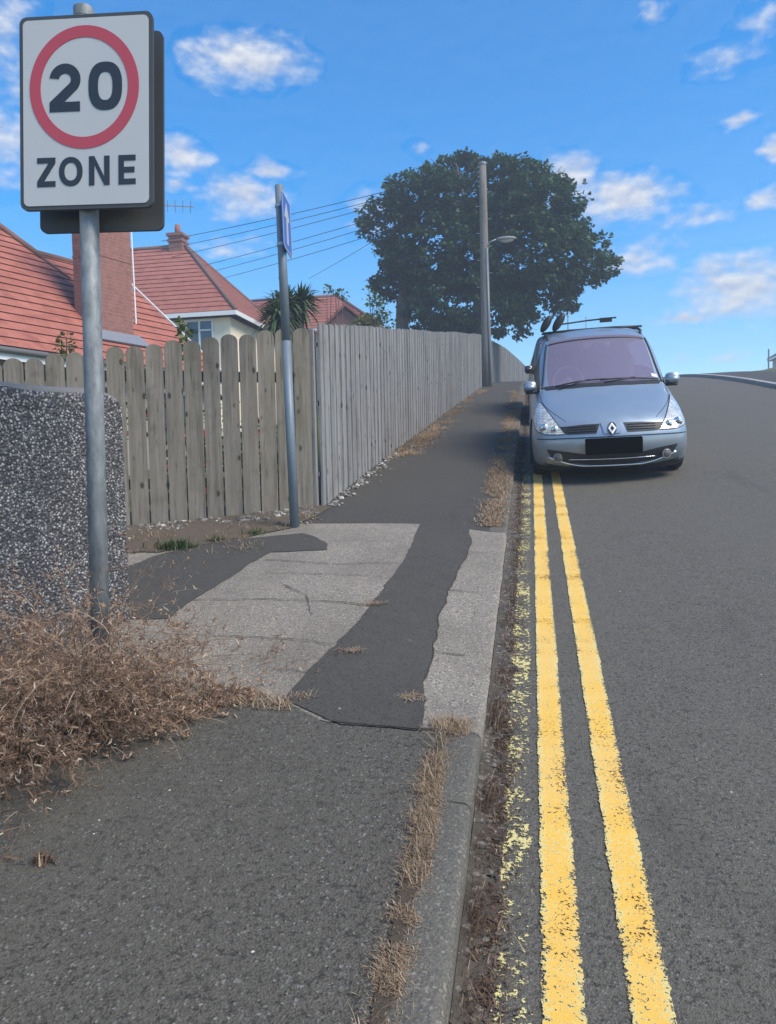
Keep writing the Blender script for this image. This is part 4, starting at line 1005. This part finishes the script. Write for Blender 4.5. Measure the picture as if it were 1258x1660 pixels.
for x, y, r_, n, (l0, l1) in SPOT:
    mb = MB()
    for _ in range(int(n*1.35)):
        px, py = x+random.gauss(0, r_*.75), y+random.gauss(0, r_*.75); d = Vector((random.gauss(0, .6), random.gauss(-.1, .6), random.uniform(.35, 1.2)))
        twig(mb, (px, py, pav_z(px, py)), d, random.uniform(l0, l1), random.uniform(.0013, .0032), 2, .25)
    mb.build('stem_tangle', M['dead'], dw)
tufts('green_weed', 'little green weed growing among the dead weeds by the wall', [(-2.02, 3.18, .03)], M['weed'], 60, .30, .014)

# bird
bp = world_at(948, 297, 60); bd = thing('gull', 'tiny dark bird flying beside the cloud right of the tree', 'bird', bp)
mb = MB(); mb.dome(bp, .12, (1.9, .8, .8), 10, 8); mb.build('body', plain('bird_grey', (.1, .1, .1)), bd, smooth=True)
for s in (-1, 1):
    mb = MB(); mb.grid([[bp+Vector((a*.13, s*t*.45, .08*math.sin(t*3)+t*.15+.02)) for a in (-1, -.2, .7)] for t in (0, .4, .8, 1.0)]); w_ = mb.build('wing', plain('bird_wing', (.07, .07, .07)), bd); w_.modifiers.new('thick', 'SOLIDIFY').thickness = .02
# ------------------------------------------------------------------ cars
M['trim'] = plain('black_plastic_trim', (.018, .019, .021), .55, 0, .1)
M['tyre'] = plain('tyre_rubber', (.016, .016, .017), .85, 0, .2, 30)
M['alloy'] = plain('alloy_rim', (.35, .36, .37), .35, .8)
M['chrome'] = plain('chrome', (.68, .69, .70), .14, 1.0, .03)
M['plate'] = plain('black_number_plate', (.003, .003, .003), .9, 0, .05); M['plate'].node_tree.nodes['Principled BSDF'].inputs['Specular IOR Level'].default_value = .05
M['cabin'] = plain('cabin_fabric', (.19, .175, .19), .9)
M['cabinlight'] = plain('cabin_lining', (.42, .40, .40), .9)
M['sticker'] = plain('paper_sticker', (.6, .6, .62), .7)
def carpaint(name, c, metal=.55):
    t = MT(name, .32, metal); fl = t.noise(900, 1); dirt = t.noise(5, 5, .65); z = t.sep()[2]
    k = tuple(c); base = t.mix(fl, tuple(q*.92 for q in k), tuple(q*1.08 for q in k))
    grime = t.math('MULTIPLY', t.mr(z, .55, .15), t.mr(dirt, .3, .7, .25, .8)); base = t.mix(grime, base, (.16, .15, .14))
    t.color(base); t.rough(t.mr(dirt, .3, .7, .32, .48)); t.b.inputs['Coat Weight'].default_value = .6; t.b.inputs['Coat Roughness'].default_value = .06; return t.m
M['silver'] = carpaint('silver_blue_paint', (.265, .33, .40), .42); M['darkpaint'] = carpaint('dark_blue_paint', (.035, .045, .06), .3)
def carglass(name, tint, refl, fac, sheen_tone, dk):
    t = MT(name, .9); t.color(sheen_tone); n = t.nt.nodes
    tr_ = n.new('ShaderNodeBsdfTransparent'); tr_.inputs[0].default_value = (*tint, 1); gl = n.new('ShaderNodeBsdfGlossy'); gl.inputs[0].default_value = (*refl, 1); gl.inputs['Roughness'].default_value = .04
    a = n.new('ShaderNodeMixShader'); a.inputs[0].default_value = dk; t.L(tr_.outputs[0], a.inputs[1]); t.L(t.b.outputs[0], a.inputs[2])
    b = n.new('ShaderNodeMixShader'); b.inputs[0].default_value = fac; t.L(a.outputs[0], b.inputs[1]); t.L(gl.outputs[0], b.inputs[2]); t.L(b.outputs[0], t.out.inputs[0]); return t.m
M['screen'] = carglass('heat_reflecting_windscreen', (.62, .52, .60), (.95, .62, .56), .38, (.66, .49, .60), .32)  # lilac diffuse share puts part of the reflected sheen into the colour
M['sideglass'] = carglass('side_window_glass', (.35, .38, .4), (.8, .85, .85), .28, (.1, .1, .1), .1)
M['roofglass'] = glassm('roof_glass', (.012, .014, .016), .06)
def lampm():
    t = MT('headlamp_lens', .12, spec=.6); v = t.voro(26, out='Color'); s = t.sep(v)
    t.color(t.mix(t.mr(s[0], 0, 1), (.36, .36, .33), (.66, .66, .60))); t.bump(t.math('SINE', t.math('MULTIPLY', t.sep()[2], 260)), .35, .004); t.b.inputs['Coat Weight'].default_value = 1; t.b.inputs['Coat Roughness'].default_value = .03; return t.m
M['lamp'] = lampm()

def make_car(label, loc, rot, paint, rack=False, front_detail=True):
    car = local_thing('parked_car', label, 'car', loc, rot)
    W = .87
    B = lambda w, z: [(w*k/5, z) for k in range(6)]
    #  ys, dy, bottom(w,z), S1, S2, S3, T5..T0
    ST = [
     (0.00, .24, (.77, .12), (.80, .18), (.825, .34), (.815, .50), [(.765, .605), (.60, .625), (.48, .632), (.36, .638), (.18, .642), (0, .643)]),
     (0.24, .26, (.81, .13), (.85, .20), (.868, .38), (.86, .53), [(.80, .665), (.66, .70), (.56, .715), (.44, .724), (.22, .734), (0, .737)]),
     (0.62, .22, (.80, .16), (.865, .22), (.875, .42), (.87, .60), [(.81, .765), (.72, .815), (.64, .830), (.52, .838), (.26, .848), (0, .851)]),
     (1.02, .22, (.80, .18), (.87, .24), (.88, .45), (.875, .68), [(.805, .845), (.77, .895), (.742, .91), (.71, .918), (.36, .932), (0, .936)]),
     (1.50, .20, (.80, .18), (.87, .24), (.885, .45), (.88, .70), [(.825, .885), (.80, .945), (.735, 1.215), (.685, 1.235), (.36, 1.27), (0, 1.28)]),
     (1.92, .20, (.80, .18), (.87, .24), (.885, .45), (.88, .70), [(.835, .90), (.81, .965), (.695, 1.445), (.625, 1.515), (.33, 1.555), (0, 1.565)]),
     (2.55, .08, (.80, .18), (.87, .24), (.885, .45), (.88, .70), [(.84, .91), (.815, .98), (.685, 1.50), (.605, 1.59), (.32, 1.635), (0, 1.645)]),
     (3.50, .00, (.80, .18), (.87, .24), (.885, .45), (.88, .70), [(.855, .92), (.825, .99), (.67, 1.48), (.59, 1.575), (.31, 1.62), (0, 1.63)]),
     (4.20, -.10, (.78, .20), (.84, .26), (.855, .45), (.85, .70), [(.83, .93), (.80, 1.0), (.65, 1.42), (.56, 1.50), (.30, 1.545), (0, 1.555)]),
     (4.48, -.22, (.70, .24), (.76, .30), (.79, .45), (.785, .70), [(.77, .92), (.75, .98), (.61, 1.33), (.53, 1.40), (.28, 1.44), (0, 1.45)]),
    ]
    vs = []; rings = []
    for si, (ys, dy, b, s1, s2, s3, tt) in enumerate(ST):
        half = B(*b)+[s1, s2, s3]+tt; row = []
        for (x, z) in half:
            y = ys+dy*(x/W)**2
            if si == 0: y += .10*max(0, (z-.48)/.16)**1.3 + .10*max(0, (.30-z)/.13)**1.5
            row.append((x, y, z))
        full = row + [(-x, y, z) for x, y, z in row[-2:0:-1]]
        rings.append(list(range(len(vs), len(vs)+len(full)))); vs += full
    nR = len(rings[0]); fs = []; mi = []
    for s in range(len(rings)-1):
        for k in range(nR):
            k2 = (k+1) % nR; hk = k if k < 14 else 27-k      # half-strip index: between hk and hk+1
            m_ = 0
            if hk >= 12 and s in (3, 4): m_ = 1
            elif hk >= 12 and s == 5: m_ = 0
            elif hk == 10 and 3 <= s <= 7: m_ = 2
            elif hk <= 4: m_ = 3
            elif hk == 5: m_ = 3
            fs.append((rings[s][k], rings[s+1][k], rings[s+1][k2], rings[s][k2])); mi.append(m_)
    def capgrid(ring, sgn, rear):
        # columns across x: bottom B5..B0..-B5 and top T5..T0..-T5, rows between them at S1,S2,S3
        g = lambda i: ring[i]
        bot = [g(5-k) for k in range(6)] + [g(nR-k) for k in range(1, 6)]
        top = [g(9+k) for k in range(6)] + [g(14+k) for k in range(1, 6)]
        rows_ = [bot]
        for j, idx in enumerate((6, 7, 8)):
            r_, l_ = vs[g(idx)], vs[g(nR-idx)]; row = [g(idx)]
            for c in range(1, 10):
                f = abs(1-c/5); x = r_[0]*(1-c/5); z = r_[2]
                zb, zt = vs[bot[c]][2], vs[top[c]][2]
                ys, dy = (ST[-1] if rear else ST[0])[:2]; y = ys+dy*(x/W)**2 + (.06*(1-f*f) if rear else 0)
                if not rear: y += .10*max(0, (z-.48)/.16)**1.3 + .10*max(0, (.30-z)/.13)**1.5
                vs.append((x, y, z)); row.append(len(vs)-1)
            row.append(g(nR-idx)); rows_.append(row)
        rows_.append(top)
        for a, b in zip(rows_, rows_[1:]):
            for c in range(10):
                q = (a[c], a[c+1], b[c+1], b[c]); fs.append(q if sgn > 0 else q[::-1]); mi.append(0)
    capgrid(rings[0], -1, False); capgrid(rings[-1], 1, True)
    me = bpy.data.meshes.new('body_shell'); me.from_pydata(vs, [], fs)
    for k in range(5): me.materials.append([paint, M['screen'], M['sideglass'], M['trim'], M['roofglass']][k])
    me.polygons.foreach_set('material_index', mi)
    bmx = bmesh.new(); bmx.from_mesh(me); bmesh.ops.recalc_face_normals(bmx, faces=bmx.faces); bmx.to_mesh(me); bmx.free()
    tmp = bpy.data.objects.new('body_shell', me); COL.objects.link(tmp)
    sb = tmp.modifiers.new('s', 'SUBSURF'); sb.levels = 3; sb.render_levels = 3
    dg = bpy.context.evaluated_depsgraph_get(); sm = bpy.data.meshes.new_from_object(tmp.evaluated_get(dg))
    bvh = BVHTree.FromPolygons([v.co.copy() for v in sm.vertices], [tuple(p.vertices) for p in sm.polygons])
    # wheel arches
    AX, AR = (.86, 3.62), .345
    cut = MB()
    for ya in AX:
        for s in (-1, 1): cut.tube([(s*.60, ya, .30), (s*1.1, ya, .30)], AR, 36, mi=3)
    cm = bpy.data.meshes.new('arch_cutter'); cm.from_pydata(cut.v, [], cut.f)
    for k in range(5): cm.materials.append(M['trim'])
    cm.polygons.foreach_set('material_index', [3]*len(cm.polygons))
    cb_ = bmesh.new(); cb_.from_mesh(cm); bmesh.ops.recalc_face_normals(cb_, faces=cb_.faces); cb_.to_mesh(cm); cb_.free()
    co = bpy.data.objects.new('arch_cutter', cm); COL.objects.link(co)
    bo = tmp.modifiers.new('b', 'BOOLEAN'); bo.operation = 'DIFFERENCE'; bo.object = co; bo.solver = 'EXACT'
    dg = bpy.context.evaluated_depsgraph_get(); dg.update(); full = bpy.data.meshes.new_from_object(tmp.evaluated_get(dg))
    bpy.data.objects.remove(tmp); bpy.data.objects.remove(co)
    names = ['body', 'windscreen', 'side_window', 'lower_trim', 'roof_glass']; parts = {}
    for idx, nm in enumerate(names):
        sides = (0,) if nm != 'side_window' else (-1, 1)
        for sd_ in sides:
            vm = {}; v2 = []; f2 = []
            for p in full.polygons:
                if p.material_index != idx or (sd_ and p.center.x*sd_ < 0): continue
                f2.append(tuple(vm.setdefault(v, len(vm)) for v in p.vertices))
            if not f2: continue
            v2 = [None]*len(vm)
            for k, j in vm.items(): v2[j] = full.vertices[k].co.copy()
            m2 = bpy.data.meshes.new(nm); m2.from_pydata(v2, [], f2); m2.materials.append([paint, M['screen'], M['sideglass'], M['trim'], M['roofglass']][idx])
            m2.polygons.foreach_set('use_smooth', [True]*len(m2.polygons)); m2.set_sharp_from_angle(angle=R(38))
            o = bpy.data.objects.new(nm, m2); COL.objects.link(o); o.parent = car; parts[nm] = o
    body = parts['body']
    def hit(x, z, off=.004):
        h, n_, _, _ = bvh.ray_cast(Vector((x, -2, z)), Vector((0, 1, 0)))
        if h is None: h, n_, _, _ = bvh.find_nearest(Vector((x, .1, z)))
        if n_.y > 0: n_ = -n_
        return h+n_*off
    def hit_top(x, y, off=.004):
        h, n_, _, _ = bvh.ray_cast(Vector((x, y, 3)), Vector((0, 0, -1)))
        if n_.z < 0: n_ = -n_
        return h+n_*off
    def interp(pl, t):
        L_ = [0]
        for a, b in zip(pl, pl[1:]): L_.append(L_[-1]+math.dist(a, b))
        q = t*L_[-1]
        for i in range(len(pl)-1):
            if q <= L_[i+1]+1e-9:
                k = (q-L_[i])/max(1e-9, L_[i+1]-L_[i]); return (pl[i][0]+(pl[i+1][0]-pl[i][0])*k, pl[i][1]+(pl[i+1][1]-pl[i][1])*k)
        return pl[-1]
    def patch(name, top, bot, mat, parent, off=.005, nu=24, nv=8, flip=1, skirt=.02, fn=hit):
        g = []
        for j in range(nv+1):
            row = []
            for i in range(nu+1):
                a = interp(top, i/nu); b = interp(bot, i/nu); k = j/nv
                row.append(fn(flip*(a[0]+(b[0]-a[0])*k), a[1]+(b[1]-a[1])*k, off))
            g.append(row)
        m_ = MB(); m_.grid(g)
        brd = g[0]+[r_[-1] for r_ in g[1:]]+g[-1][-2::-1]+[r_[0] for r_ in g[-2:0:-1]]
        dn = Vector((0, skirt, -.0)) if fn is hit else Vector((0, 0, -skirt))
        inn = [p+dn for p in brd]; m_.grid([brd+[brd[0]], inn+[inn[0]]])
        return m_.build(name, mat, parent, smooth=True)
    # headlights
    for s in (-1, 1):
        top = [(.50, .535), (.56, .605), (.64, .705), (.725, .80), (.75, .82)]; bot = [(.50, .535), (.60, .530), (.70, .533), (.80, .56), (.828, .64), (.80, .745), (.75, .82)]
        sh = patch('headlight_surround', [(a-.008, b+.008) for a, b in top], [(a+.008, b-.006) for a, b in bot], M['trim'], body, .003, flip=s)
        hl = patch('headlight', top, bot, M['lamp'], car, .008, flip=s)
        for (x, z, r_) in ((.605, .577, .040), (.715, .590, .050)):
            c_ = hit(s*x, z, .006); m_ = MB(); rt = Matrix.Rotation(R(90), 3, 'X'); m_.dome(c_, r_, (1, 1, .45), 18, 6, 0.0, rt); m_.build('reflector', M['chrome'], hl, smooth=True)
            m_ = MB(); m_.dome(c_+Vector((0, -r_*.30, 0)), r_*.5, (1, 1, .5), 14, 6, 0.0, rt); m_.build('lamp_bulb', glassm('lamp_bulb_glass', (.10, .11, .12), .1), hl, smooth=True)
    # grille: two dark openings with slats either side of the emblem panel
    for s in (-1, 1):
        gr_ = patch('grille', [(.125, .625), (.30, .622), (.47, .608), (.545, .605)], [(.165, .535), (.30, .533), (.44, .530), (.49, .532)], M['trim'], car, .005, flip=s)
        for z in (.556, .578, .600):
            m_ = MB(); m_.tube([hit(s*x, z+.012*(1-(x/.5)**2)-.004, .011) for x in (.16, .22, .3, .38, .46)], .0055, 5); m_.build('grille_slat', plain('grille_slat', (.06, .065, .07), .4, .2), gr_)
    em = MB(); fe = lambda u, v, d: hit(u, .578+v, .006)+Vector((0, -d-.004, 0))
    for a, b in (((1, 1.35), (.52, .68)),):
        o_ = [(.046*a[0], 0), (0, .042*a[1]), (-.042*a[0], 0), (0, -.042*a[1])]; i_ = [(.042*b[0], 0), (0, .042*b[1]), (-.042*b[0], 0), (0, -.042*b[1])]
        em.strip(o_+[o_[0]], i_+[i_[0]], fe, .004, .020)
    patch('emblem_panel', [(-.115, .628), (0, .634), (.115, .628)], [(-.085, .528), (0, .526), (.085, .528)], paint, car, .010)
    embl = em.build('emblem', plain('emblem_metal', (.75, .75, .75), .45, .3), car); m_ = MB(); m_.prism(SUP(0, 0, .047, .060, 2, 24)[:-1], fe, .006, .010); m_.build('emblem_backing', M['trim'], embl)
    # bumper crease, plate, lower grille, fog lamps
    m_ = MB(); m_.tube([hit(x, .498-.02*(abs(x)/.8)**2, .0) for x in [-.80+.05*k for k in range(33)]], .0065, 6); m_.build('bumper_seam', M['trim'], body, smooth=True)
    m_ = MB(); y0 = hit(0, .405, .0).y-.02
    m_.prism([(a+.01, b+.405) for a, b in rrect(.60, .165, .012)], lambda u, v, d: Vector((u, y0-d+.20*(u/W)**2*.0, v)), -.03, .012); m_.build('number_plate', M['plate'], car)
    lg = patch('lower_grille', [(-.70, .375), (-.5, .355), (-.3, .322), (0, .315), (.3, .322), (.5, .355), (.70, .375)], [(-.66, .30), (-.5, .235), (-.25, .205), (0, .20), (.25, .205), (.5, .235), (.66, .30)], M['trim'], car, .005, 40)
    m_ = MB(); m_.tube([hit(x, .193+.10*max(0, (abs(x)-.3)/.38)**1.5, .009) for x in [-.69+.03*k for k in range(47)]], .011, 8); m_.build('chrome_strip', M['chrome'], lg, smooth=True)
    m_ = MB(); m_.tube([hit(x, .268, .010) for x in [-.47+.047*k for k in range(21)]], .007, 6); m_.build('chrome_strip', M['chrome'], lg, smooth=True)
    for s in (-1, 1):
        c_ = hit(s*.575, .288, .012); rt = Matrix.Rotation(R(90), 3, 'X') ; rz_ = Matrix.Rotation(R(s*18), 3, 'Z')
        m_ = MB(); m_.tube([c_+rz_@Vector((0, .02, 0)), c_+rz_@Vector((0, -.012, 0))], .052, 20); fg = m_.build('fog_lamp', M['alloy'], car, smooth=False)
        m_ = MB(); m_.dome(c_+rz_@Vector((0, -.010, 0)), .043, (1, 1, .35), 16, 5, 0, rz_@rt); m_.build('fog_lens', glassm('fog_lens_glass', (.07, .075, .08), .15), fg, smooth=True)
    patch('front_valance', [(-.80, .20), (-.5, .185), (0, .178), (.5, .185), (.80, .20)], [(-.79, .125), (-.5, .125), (0, .125), (.5, .125), (.79, .125)], M['trim'], body, .004, 40, 4)
    # bonnet shut lines
    for s in (-1, 1):
        m_ = MB(); m_.tube([hit_top(s*(.735-.25*t**2.2), .98+.10-.86*t, -.001) for t in [k/14 for k in range(15)]], .004, 5); m_.build('shut_line', M['trim'], body, smooth=True)
    # cowl and wipers
    patch('cowl', [(-.70, 1.21), (-.35, 1.10), (0, 1.065), (.35, 1.10), (.70, 1.21)], [(-.66, 1.12), (-.35, 1.03), (0, .995), (.35, 1.03), (.66, 1.12)], M['trim'], car, .006, 24, 4, fn=hit_top)
    for xa, xb, ya, yb in ((-.55, .12, 1.10, 1.09), (-.02, .66, 1.08, 1.17)):
        m_ = MB(); pts = [hit_top(xa+(xb-xa)*t, ya+(yb-ya)*t**1.4+.02, .022) for t in [k/10 for k in range(11)]]
        m_.tube(pts, .009, 6); m_.tube([hit_top((xa+xb)/2-.3, 1.06, .01), pts[6]+Vector((0, 0, .012))], .008, 6); m_.build('wiper', M['trim'], car, smooth=True)
    # black band round the glass, sticker
    sc_ = parts['windscreen']
    def strip_edge(pts, w, nm, par, mat=M['trim'], off=.004):
        m_ = MB(); m_.tube([hit_top(x, y, off-.006) for x, y in pts], w, 6); return m_.build(nm, mat, par, smooth=True)
    strip_edge([(x, 1.87+.20*(x/W)**2) for x in [-.6+.1*k for k in range(13)]], .014, 'screen_seal', sc_)
    for s in (-1, 1): strip_edge([(s*(.71-.085*t), 1.19+(2.0-1.19)*t) for t in [k/12 for k in range(13)]], .016, 'screen_seal', sc_)
    m_ = MB(); m_.grid([[hit_top(.60+.07*i, 1.25+.06*j, .004) for i in (0, 1)] for j in (0, 1)]); m_.build('windscreen_sticker', M['sticker'], sc_)
    # mirrors
    for s in (-1, 1):
        c_ = Vector((s*.862, 1.36, .972)); m_ = MB(); m_.prism([(a, b) for a, b in SUP(0, 0, .080, .070, 3.2, 28)[:-1]], lambda u, v, d: c_+Vector((u, d, v)), -.012, .06); m_.dome(c_+Vector((0, -.01, 0)), .080, (1.0, .6, .875), 28, 8, 0.0, Matrix.Rotation(R(90), 3, 'X')); mr_ = m_.build('door_mirror', paint, car, smooth=True)
        m_ = MB(); m_.box(c_+Vector((-s*.01, .015, -.062)), (.125, .09, .035)); m_.build('mirror_lower', M['trim'], mr_, smooth=True)
        m_ = MB(); m_.prism([(c_.x+a, c_.z+b) for a, b in SUP(0, 0, .068, .058, 3, 20)[:-1]], lambda u, v, d: Vector((u, c_.y+d, v)), .058, .066); m_.build('mirror_glass', M['chrome'], mr_)
        m_ = MB(); m_.tube([(s*.83, 1.42, .93), (s*.86, 1.38, .945)], .03, 8); m_.build('mirror_arm', M['trim'], mr_)
    # wheels
    for ya in AX:
        for s in (-1, 1):
            ring = []; prof_w_ = [(.0, .20), (.02, .205), (.03, .285), (.045, .305), (.10, .31), (.155, .305), (.17, .285), (.18, .205), (.20, .20)]
            rows_ = [[Vector((s*(.685+px_), ya+r_*math.cos(2*math.pi*k/40), .31+r_*math.sin(2*math.pi*k/40))) for k in range(41)] for px_, r_ in prof_w_]
            wl_ = MB().grid(rows_).build('wheel', M['tyre'], car, smooth=True)
            m_ = MB(); rows_ = [[Vector((s*(.685+px_), ya+r_*math.cos(2*math.pi*k/40), .31+r_*math.sin(2*math.pi*k/40))) for k in range(41)] for px_, r_ in ((.165, .205), (.185, .20), (.15, .175), (.14, .06), (.17, .05), (.172, .001))]
            m_.grid(rows_)
            for k in range(6):
                a = 2*math.pi*k/6; m_.tube([(s*.852, ya+.05*math.cos(a), .31+.05*math.sin(a)), (s*.862, ya+.185*math.cos(a), .31+.185*math.sin(a))], .022, 6)
            m_.build('rim', M['alloy'], wl_, smooth=True)
    # cabin
    m_ = MB(); m_.box((0, 2.8, .30), (1.5, 3.0, .06)); m_.build('cabin_floor', M['cabin'], car)
    m_ = MB(); m_.box((0, 1.62, .86), (1.46, .5, .16)); m_.dome((.0, 1.55, .93), .30, (2.2, .7, .22), 20, 8); m_.build('dashboard', M['cabin'], car)
    for x in (-.36, .36):
        m_ = MB(); m_.box((x, 2.45, .62), (.48, .5, .16)); st_ = m_.build('front_seat', M['cabin'], car, bevel=.04)
        m_ = MB(); m_.box((x, 2.72, .95), (.46, .14, .60), Matrix.Rotation(R(-12), 3, 'X')); m_.build('seat_back', M['cabin'], st_, bevel=.05)
        m_ = MB(); m_.box((x, 2.80, 1.32), (.26, .10, .17)); m_.build('headrest', M['cabin'], st_, bevel=.04)
    m_ = MB(); cw = Vector((-.36, 1.98, .99)); rw = Matrix.Rotation(R(62), 3, 'X')
    m_.tube([cw+rw@Vector((.19*math.cos(2*math.pi*k/28), .19*math.sin(2*math.pi*k/28), 0)) for k in range(29)], .018, 8, cap=False)
    for a in (200, 340, 270): m_.tube([cw, cw+rw@Vector((.185*math.cos(R(a)), .185*math.sin(R(a)), 0))], .014, 6)
    m_.dome(cw, .06, (1, 1, .5), 12, 6, rot=rw); m_.build('steering_wheel', plain('wheel_leather', (.55, .52, .55), .6), car, smooth=True)
    m_ = MB(); m_.box((.02, 1.98, 1.42), (.34, .02, .10), Matrix.Rotation(R(-50), 3, 'X')); sm_ = m_.build('sensor_housing', M['cabinlight'], car)
    m_ = MB(); m_.dome((.03, 1.90, 1.395), .085, (1.2, .4, .55), 16, 8); m_.build('interior_mirror', M['trim'], car, smooth=True)
    m_ = MB()
    m_.grid([[Vector((x, y, 1.50+.05*(1-(x/.6)**2))) for x in (-.56, -.3, 0, .3, .56)] for y in (2.1, 2.6, 3.4)]); m_.build('headlining', M['cabinlight'], car)
    if rack:
        for s in (-1, 1):
            m_ = MB(); m_.tube([hit_top(s*.60, 2.15, -.01)]+[hit_top(s*.60, y, .03) for y in (2.25, 2.6, 3.0, 3.5, 3.95)]+[hit_top(s*.60, 4.05, -.01)], .018, 8); m_.build('roof_rail', M['trim'], car, smooth=True)
        for y in (2.45, 3.35):
            z = hit_top(.60, y, 0).z+.055; m_ = MB(); m_.tube([(-.66, y, z), (-.3, y, z+.012), (.3, y, z+.012), (.66, y, z)], .014, 8); m_.build('roof_bar', M['trim'], car, smooth=True)
        for x, y, zz, l_ in ((-.66, 2.45, 1.68, .25), (-.49, 2.45, 1.69, .27)):
            m_ = MB(); rt = Matrix.Rotation(R(35), 3, 'Y'); m_.dome((x+.05, y, zz+.04), l_*.5, (.42, .5, 1), 14, 12, rot=rt); pd = m_.build('rack_cradle', M['trim'], car, smooth=True)
            m_ = MB(); m_.tube([(x-.02, y, 1.64), (x+.02, y, zz)], .018, 6); m_.build('cradle_foot', M['trim'], pd)
        m_ = MB(); m_.tube([(-.42, 2.5, 1.70), (-.05, 2.6, 1.725), (.34, 2.55, 1.735)], .011, 6); m_.box((.20, 2.56, 1.715), (.16, .06, .06)); m_.build('rack_arm', M['trim'], car)
    return car
CAMB = -.025
CY = 8.32
make_car('silver-blue people carrier with roof rack and black number plate parked on the yellow lines', (.832, CY, road_z(.832, CY)+.0), (SL, -math.atan(.025), 0), M['silver'], True)
CY2 = 14.1
make_car('dark car tucked in behind the silver people carrier, only its kerbside mirror showing', (.80, CY2, road_z(.80, CY2)), (SL, -math.atan(.025), 0), M['darkpaint'])
